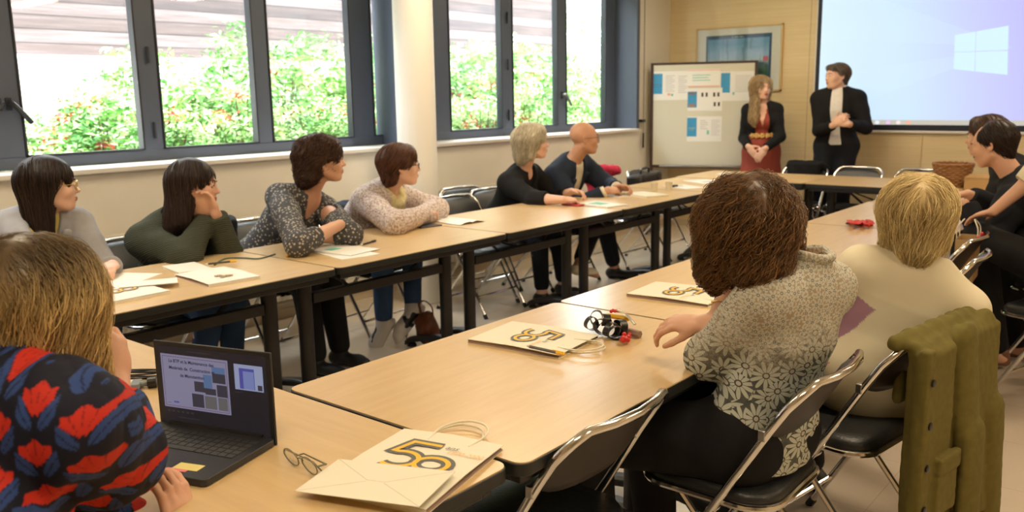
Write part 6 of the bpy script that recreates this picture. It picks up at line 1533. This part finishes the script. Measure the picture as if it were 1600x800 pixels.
sp('next_slide', 'pale', [(.71, .56, .965, .875)], .0009); sp('next_slide_picture', 'blue', [(.755, .575, .89, .83)], .0013); sp('next_slide_picture', 'mid', [(.79, .575, .885, .795)], .0016); sp('next_slide_picture', 'img', [(.915, .575, .955, .64)], .0014); sp('tool_icons', 'dim', [(.05+.045*k, .155, .075+.045*k, .18) for k in range(6)]+[(.15, .09, .35, .10), (.70, .52, .77, .53), (.28, .95, .5, .96)], .0010); sp('slide_marks', 'blue', [(.055, .27, .10, .275), (.12, .28, .17, .30)], .0013)
for i, s_ in enumerate(('La BTP et la Maintenance des', 'Matériels de  Construction et', 'de Manutention')):
    text(s_, .0108, M['scr_ink'], dsp, vplane((-LW_/2+.012+.315*(LW_-.024), -.0016, .016+(.80-.088*i)*(LH-.026)), (1, 0, 0), (0, -1, 0)), 'slide_title', bold=.00022)
bpy.data.objects.remove(lid)
# cables and the grey adapter behind the laptop
o = empty('video_adapter', W(232, 606, Z=TT), math.radians(-38), 'grey video cable plug with a black collar beside the laptop', 'adapter')
M['adapter'] = mat('grey_plug_plastic', (.20, .23, .26), .45)
MB().rbox(0, -.045, .052, .055, .006, .004, .020).build('plug_body', M['adapter'], o, bevel=.002); MB().box((-.018, -.062, .0202), (.018, -.040, .0207)).build('plug_label', M['cream_paper'], o, smooth=False)
MB().tube([(0, -.018, .012), (0, .004, .014)], [.008, .006], 10).build('strain_relief', M['adapter'], o); MB().tube([(0, .0, .014), (0, .022, .015)], .0145, 14).build('collar', M['black'], o)
MB().tube(spline([(0, .02, .015), (.005, .05, .018), (.03, .08, .014), (.09, .11, .010), (.20, .12, .008)], 8), .009, 10).build('cable', M['adapter'], o)
cb = MB(); rg = random.Random(5)
for k in range(5):
    c0 = W(214+rg.uniform(-8, 8), 592+rg.uniform(-10, 10), Z=TT+.003+.004*k); r1, r2, a0 = rg.uniform(.05, .09), rg.uniform(.018, .035), rg.uniform(.2, .9)
    cb.tube([c0+Vector((math.cos(a0)*r1*math.cos(a)-math.sin(a0)*r2*math.sin(a), math.sin(a0)*r1*math.cos(a)+math.cos(a0)*r2*math.sin(a), .001*math.sin(3*a))) for a in [2*PI*j/28 for j in range(28)]], .0022, 6, closed=True)
tag(cb.build('cable_coil', M['black']), 'coil of thin black cable beside the blonde woman', 'cable')
o = MB().tube(spline([W(205, 576, Z=TT+.003), W(235, 579, Z=TT+.003), W(262, 578, Z=TT+.003), W(300, 590, Z=TT+.003)], 8), .0028, 6).build('flat_cable', M['cream_paper']); tag(o, 'pale cord running behind the cable coil', 'cord')
# black ribbon bundle with wrapped sweets
rb = empty('ribbon_bundle', W(958, 512, Z=TT), 0, 'bundle of black ribbon loops with a gold wrapped bar and red beads', 'ribbon bundle'); b0 = rb.location
M['ribbon'] = mat('black_satin', (.008, .008, .009), .35); M['gold_foil'] = mat('gold_foil', (.62, .38, .03), .3, .6); M['red_shiny'] = mat('red_shiny_plastic', (.62, .03, .03), .25); M['silver_foil'] = mat('silver_foil', (.6, .58, .5), .25, .8)
mb = MB(); rg = random.Random(3)
for (px, py, zz, rx, rz_, an) in ((932, 497, .045, .020, .026, .5), (924, 505, .030, .022, .022, 1.1), (940, 510, .030, .026, .025, .2), (955, 515, .025, .028, .024, 1.4), (962, 520, .022, .025, .022, .8), (948, 500, .050, .02, .02, 2.0), (970, 512, .03, .03, .026, 2.5)):
    c = W(px, py, Z=TT+zz)-b0; ax = Vector((math.cos(an), math.sin(an), 0)); n_ = Vector((-math.sin(an), math.cos(an), 0)); pts = [c+ax*rx*math.cos(t)+Vector((0, 0, rz_*math.sin(t)))+n_*.004*math.sin(2*t) for t in [2*PI*k/22 for k in range(22)]]
    vs = [p+n_*s*.011 for p in pts for s in (-1, 1)]; vs2 = [c+(p-c)*.95+n_*s*.011 for p in pts for s in (-1, 1)]; N_ = 22
    fs = [(2*k, 2*((k+1) % N_), 2*((k+1) % N_)+1, 2*k+1) for k in range(N_)]; mb.add(vs+vs2, fs+[tuple(44+i for i in f[::-1]) for f in fs]+[(2*k, 44+2*k, 44+2*((k+1) % N_), 2*((k+1) % N_)) for k in range(N_)]+[(2*k+1, 2*((k+1) % N_)+1, 44+2*((k+1) % N_)+1, 44+2*k+1) for k in range(N_)])
mb.build('ribbon_loops', M['ribbon'], rb)
a, b_ = W(946, 492, Z=TT+.055)-b0, W(985, 499, Z=TT+.035)-b0; MB().tube([a, a.lerp(b_, .1), a.lerp(b_, .9), b_], [.004, .014, .013, .004], 8, flat=.6).build('gold_bar', M['gold_foil'], rb)
a, b_ = W(965, 484, Z=TT+.06)-b0, W(992, 507, Z=TT+.03)-b0; MB().tube(spline([a, a.lerp(b_, .5)+Vector((0, 0, .008)), b_], 6), .006, 8, flat=.5).build('silver_wrapper', M['silver_foil'], rb)
a, b_ = W(974, 516, Z=TT+.014)-b0, W(1000, 523, Z=TT+.012)-b0; MB().tube([a, b_], .012, 6).build('wooden_stick', M['brown_print'], rb)
mb = MB()
for k in range(14): c = W(978+rg.uniform(-7, 7), 527+rg.uniform(-5, 5), Z=TT+.010+rg.uniform(0, .014))-b0; mb.ball(c, .0075, 6)
for k in range(5): mb.ball(W(955+k*3, 486+rg.uniform(-2, 2), Z=TT+.05)-b0, .006, 5)
mb.build('red_beads', M['red_shiny'], rb)
# red lanyard with badge
rl = empty('red_lanyard', W(1345, 349, Z=TT), 0, 'folded red lanyard with a black and white badge on the right hand tables', 'lanyard'); b0 = rl.location; mb = MB()
for k in range(7): p = [W(1327+j*7+rg.uniform(-3, 3), 346+rg.uniform(-4, 4)+j*.7, Z=TT+.004+.005*k+.004*math.sin(j)) - b0 for j in range(6)]; mb.tube(spline(p, 4), .010, 6, flat=.35)
mb.build('strap', mat('red_woven_strap', (.55, .035, .03), .7), rl); MB().box((-.045, -.03, 0), (.045, .03, .006), Matrix.Translation(W(1336, 350, Z=TT)-b0)).build('badge', M['black'], rl, bevel=.002)
o = flat('remote_control', W(1388, 384, Z=TT).x, W(1388, 384, Z=TT).y, 60, .045, .11, .016, 'black', 'small black remote beside the blonde bob', 'remote', TT, bevel=.004)
# wicker basket with sweets
bk = empty('wicker_basket', W(1487, 291, Z=TT), 0, 'round wicker basket with shiny wrapped sweets on the far table', 'basket')
M['wicker'] = mat('brown_wicker', (.30, .135, .035), .5, bump=(60, .4))
NR = 26; mb = MB()
for k in range(11):
    z = .006+k*.0155; r_ = .105+.034*(k/10)
    mb.tube([((r_+.004*math.sin(a*13+PI*(k % 2)))*math.cos(a), (r_+.004*math.sin(a*13+PI*(k % 2)))*math.sin(a), z) for a in [2*PI*j/104 for j in range(104)]], .0075, 6, closed=True)
mb.build('weave', M['wicker'], bk); mb = MB()
for k in range(NR): a = 2*PI*k/NR; mb.tube([(.105*math.cos(a), .105*math.sin(a), 0), (.141*math.cos(a), .141*math.sin(a), .17)], .004, 5)
mb.build('stakes', M['wicker'], bk); mb = MB(); mb.tube([(.142*math.cos(a), .142*math.sin(a), .175+.003*math.sin(a*20)) for a in [2*PI*j/80 for j in range(80)]], .010, 7, closed=True); mb.build('rim', M['wicker'], bk); MB().lathe([(.001, .002), (.105, .002), (.105, .005), (.001, .005)], 24, cap=False).build('basket_bottom', M['wicker'], bk)
mb = MB()
for k in range(26): a = rg.uniform(0, 6.28); r_ = rg.uniform(0, .09); mb.ball((r_*math.cos(a), r_*math.sin(a), .04+rg.uniform(0, .05)), .022, 5, (1, .6, .5))
tag(mb.build('wrapped_sweets', M['silver_foil']), 'silver wrapped sweets inside the wicker basket', 'sweets', kind='stuff').location = bk.location
o = empty('cardboard_box', W(1525, 296, Z=TT), .2, 'small open cardboard box beside the basket', 'box'); M['card'] = mat('brown_cardboard', (.50, .32, .14), .8)
mb = MB(); w_, h_ = .085, .075
for q in ((-w_, -w_, w_, -w_+.004), (-w_, w_-.004, w_, w_), (-w_, -w_, -w_+.004, w_), (w_-.004, -w_, w_, w_)): mb.box((q[0], q[1], 0), (q[2], q[3], h_))
mb.box((-w_, -w_, 0), (w_, w_, .004)); mb.build('box_walls', M['card'], o, smooth=False); MB().box((-w_, 0, 0), (w_, .05, .003), Matrix.Translation((0, w_, h_)) @ Matrix.Rotation(.6, 4, 'X')).build('flap', M['card'], o, smooth=False)
# kraft paper bag hanging on the chair
kg = empty('kraft_bag', (-.945, 4.74, .555), math.radians(95), 'small brown paper bag with red tags hanging on a chair back', 'paper bag')
mb = MB(); 
for q in ((-.10, -.045, .10, -.043), (-.10, .043, .10, .045), (-.10, -.045, -.098, .045), (.098, -.045, .10, .045), (-.1, -.045, .1, .045)): mb.box((q[0], q[1], 0), (q[2], q[3], .21 if q[3]-q[1] < .05 or q[2]-q[0] < .05 else .003))
mb.build('bag_panels', M['card'], kg, smooth=False)
for y in (-.045, .045): MB().tube(spline([(-.05, y, .20), (-.05, y, .26), (0, y*.5, .30), (.05, y, .26), (.05, y, .20)], 6), .003, 6).build('handle', M['cream_paper'], kg)
for x in (-.09, .05): MB().ball((x, -.055, .22), .018, 6, (1, .5, .8)).build('red_tag', M['red_shiny'], kg)
# ------------------------------------------------------------------ garments and bags off the bodies
def rbx(c, b, r, R):
    c = A(c); b = A(b); R = np.array(R, dtype=F32)
    def f(P): q_ = np.abs((P-c)@R)-(b-r); return np.sqrt((np.maximum(q_, 0)**2).sum(-1))+np.minimum(q_.max(-1), 0)-r
    return f
def draped(name, ops, lo, hi, h, mt, label, cat, base, parent=None):
    o = sdf_obj(name, ops, np.array(lo), np.array(hi), h, mt, None, base); o.location = base
    if cat: tag(o, label, cat)
    return o
# olive jacket
jc = Vector((-.612, 2.74, 0)); ju = Vector((.17, .985, 0)).normalized(); jn = Vector((ju.y, -ju.x, 0)); RJ = np.array([ju, jn, Vector((0, 0, 1))]).T
def jp(u, n_, z): return jc+ju*u+jn*n_+Vector((0, 0, z))
ops = []
top_ = [jp(-.26+.52*k/8, .0+.02*math.sin(PI*k/8), .795+.012*math.sin(PI*k/8)) for k in range(9)]
for a, b_ in zip(top_, top_[1:]): ops.append(('add', cap(a, b_, .022), .015))
ops.append(('add', rbx(jp(.0, .050, .50), (.255, .020, .300), .018, RJ), .03)); ops.append(('add', rbx(jp(-.17, .075, .44), (.10, .018, .34), .016, RJ), .02))
ops.append(('add', rbx(jp(.16, .065, .46), (.12, .018, .32), .016, RJ), .02)); ops.append(('add', rbx(jp(.03, -.040, .68), (.18, .012, .10), .012, RJ), .03))
ops += [('add', cap(jp(.02, .075, .76), jp(.05, .105, .46), .060, .064, jn, .45), .012), ('add', cap(jp(.05, .105, .46), jp(.075, .095, .10), .064, .056, jn, .45), .008)]
ops += [('add', cap(jp(.22, .05, .76), jp(.27, .08, .48), .058, .060, jn, .45), .012), ('add', cap(jp(.27, .08, .48), jp(.35, .07, .04), .062, .056, jn, .45), .008)]
ops += [('add', rbx(jp(.075, .095, .085), (.060, .030, .024), .01, RJ), .004), ('add', rbx(jp(.35, .07, .04), (.060, .030, .024), .01, RJ), .004)]
ops += [('add', rbx(jp(-.245, .085, .44), (.024, .014, .35), .008, RJ), .004), ('add', rbx(jp(-.11, .098, .36), (.062, .010, .085), .008, RJ), .004), ('add', rbx(jp(-.11, .104, .43), (.066, .010, .026), .006, RJ), .003)]
ops += [('disp', wrinkle(301, 30, .004, axis=(0, 0, 1))), ('disp', wrinkle(305, 90, .0016)), ('and', half((0, 0, .045), (0, 0, -1)), .004)]
M['olive'] = cloth('olive_cotton', (.135, .112, .028), .85, var=.22, weave=260); M['olive_light'] = cloth('olive_facing', (.17, .14, .035), .85)
jk = empty('jacket', (jc.x, jc.y, 0), 0, 'olive green cotton jacket hung over a folding chair back', 'jacket')
o = sdf_obj('jacket_body', ops, np.array(jc)+np.array([-.25, -.45, .0]), np.array(jc)+np.array([.35, .50, .90]), .0048, M['olive'], jk, jk.location)
for k, z in enumerate((.70, .575, .45, .325, .20, .075)):
    MB().lathe([(.001, -.002), (.0105, -.002), (.0115, .002), (.009, .0035), (.001, .003)], 14, Matrix.Translation(jp(-.245, .105, z)-jk.location) @ orient(jn).to_4x4()).build('button', M['black'], jk)
# black coats on chairs
def coat(x, y, deg, seed, label, mt, hgt=.45, w=.24):
    u = rt(deg); n_ = -hd(deg); c = Vector((x, y, 0)); R_ = np.array([u, n_, Vector((0, 0, 1))]).T; p = lambda a, b, z: c+u*a+n_*b+Vector((0, 0, z))
    o = [('add', cap(p(-w*.85, 0, .80), p(w*.85, 0, .80), .040, .036), .02), ('add', rbx(p(0, .045, .80-hgt/2), (w, .022, hgt/2), .018, R_), .03), ('add', rbx(p(0, -.045, .72), (w*.9, .018, .10), .015, R_), .03),
         ('add', cap(p(-w, .05, .76), p(-w*1.02, .07, .80-hgt*.9), .045, .04), .03), ('add', cap(p(w, .05, .76), p(w*1.0, .07, .80-hgt*.95), .045, .04), .03), ('disp', wrinkle(seed, 24, .009)), ('disp', wrinkle(seed+1, 60, .003))]
    return draped('coat', o, np.array(c)+[-.4, -.4, .2], np.array(c)+[.4, .4, .92], .0065, mt, label, 'coat', c)
coat(-4.43, 2.60, -90, 311, 'black coat hung over the chair between the green sweater and the dotted top', C['dnavy'])
coat(-3.10, 8.24, 180, 313, 'black garment over the far chair beside the standing woman', C['black'], .25, .17)
coat(-4.40, 3.60, -85, 315, 'dark coat over the chair of the woman in the cream cardigan', C['navy'], .3)
# black laptop bag and red scarf on chairs near the whiteboard
M['bag_black'] = mat('black_bag_leather', (.012, .013, .015), .35, bump=(90, .15))
bg_ = empty('briefcase', (-3.98, 6.72, .47), math.radians(100), 'long black bag with pale buckles standing on chairs by the whiteboard', 'bag')
o = MB().rbox(0, 0, .62, .12, .04, 0, .33).build('bag_body', M['bag_black'], bg_, bevel=.02); 
for x in (-.18, .18): MB().box((x-.018, -.064, .05), (x+.018, -.060, .33)).build('strap', M['black'], bg_, bevel=.002); MB().box((x-.022, -.070, .20), (x+.022, -.062, .235)).build('buckle', M['steel'], bg_, bevel=.002)
MB().tube(spline([(-.1, 0, .32), (-.08, 0, .37), (.08, 0, .37), (.1, 0, .32)], 6), .010, 8).build('carry_handle', M['black'], bg_)
pp = Vector((-4.22, 6.35, .80)); ops = [('add', cap(pp+Vector((.0, -.14, -.02)), pp+Vector((.02, .02, .04)), .05, .045), .03), ('add', cap(pp+Vector((.02, .0, .03)), pp+Vector((.05, .20, .03)), .05, .04), .03), ('add', cap(pp+Vector((0, -.1, 0)), pp+Vector((.02, -.14, -.30)), .045, .04), .03), ('disp', wrinkle(320, 40, .014))]
draped('scarf', ops, np.array(pp)-[.2, .3, .45], np.array(pp)+[.25, .35, .15], .007, cloth('crimson_scarf', (.50, .03, .07), .85), 'crimson scarf heaped on a chair back beside the bald man', 'scarf', pp)
# brown handbag on the floor
hb = empty('handbag', (-3.66, 3.62, 0), math.radians(30), 'small brown leather handbag on the floor under the table', 'handbag'); c0 = hb.location
ops = [('add', ell(c0+Vector((0, 0, .10)), (.085, .055, .10)), .0), ('add', cap(c0+Vector((-.03, 0, .16)), c0+Vector((.03, 0, .20)), .035, .02), .03), ('disp', wrinkle(330, 40, .008)), ('and', half((0, 0, .002), (0, 0, -1)), .004)]
M['tan_leather'] = mat('brown_bag_leather', (.17, .050, .022), .4, bump=(80, .2))
sdf_obj('bag_body', ops, np.array(c0)+[-.15, -.12, -.02], np.array(c0)+[.15, .12, .28], .005, M['tan_leather'], hb, c0)
hb.rotation_euler = (0, 0, 0)
MB().tube(spline([(-.05, .01, .17), (-.06, .0, .25), (.0, -.01, .28), (.05, 0, .24), (.05, 0, .16)], 6), .008, 8, flat=.5).build('strap', M['tan_leather'], hb)
MB().tube(spline([(-.06, .02, .17), (-.13, .0, .12), (-.15, -.03, .04), (-.12, -.05, .02)], 6), .007, 8, flat=.5).build('loose_strap', M['tan_leather'], hb)
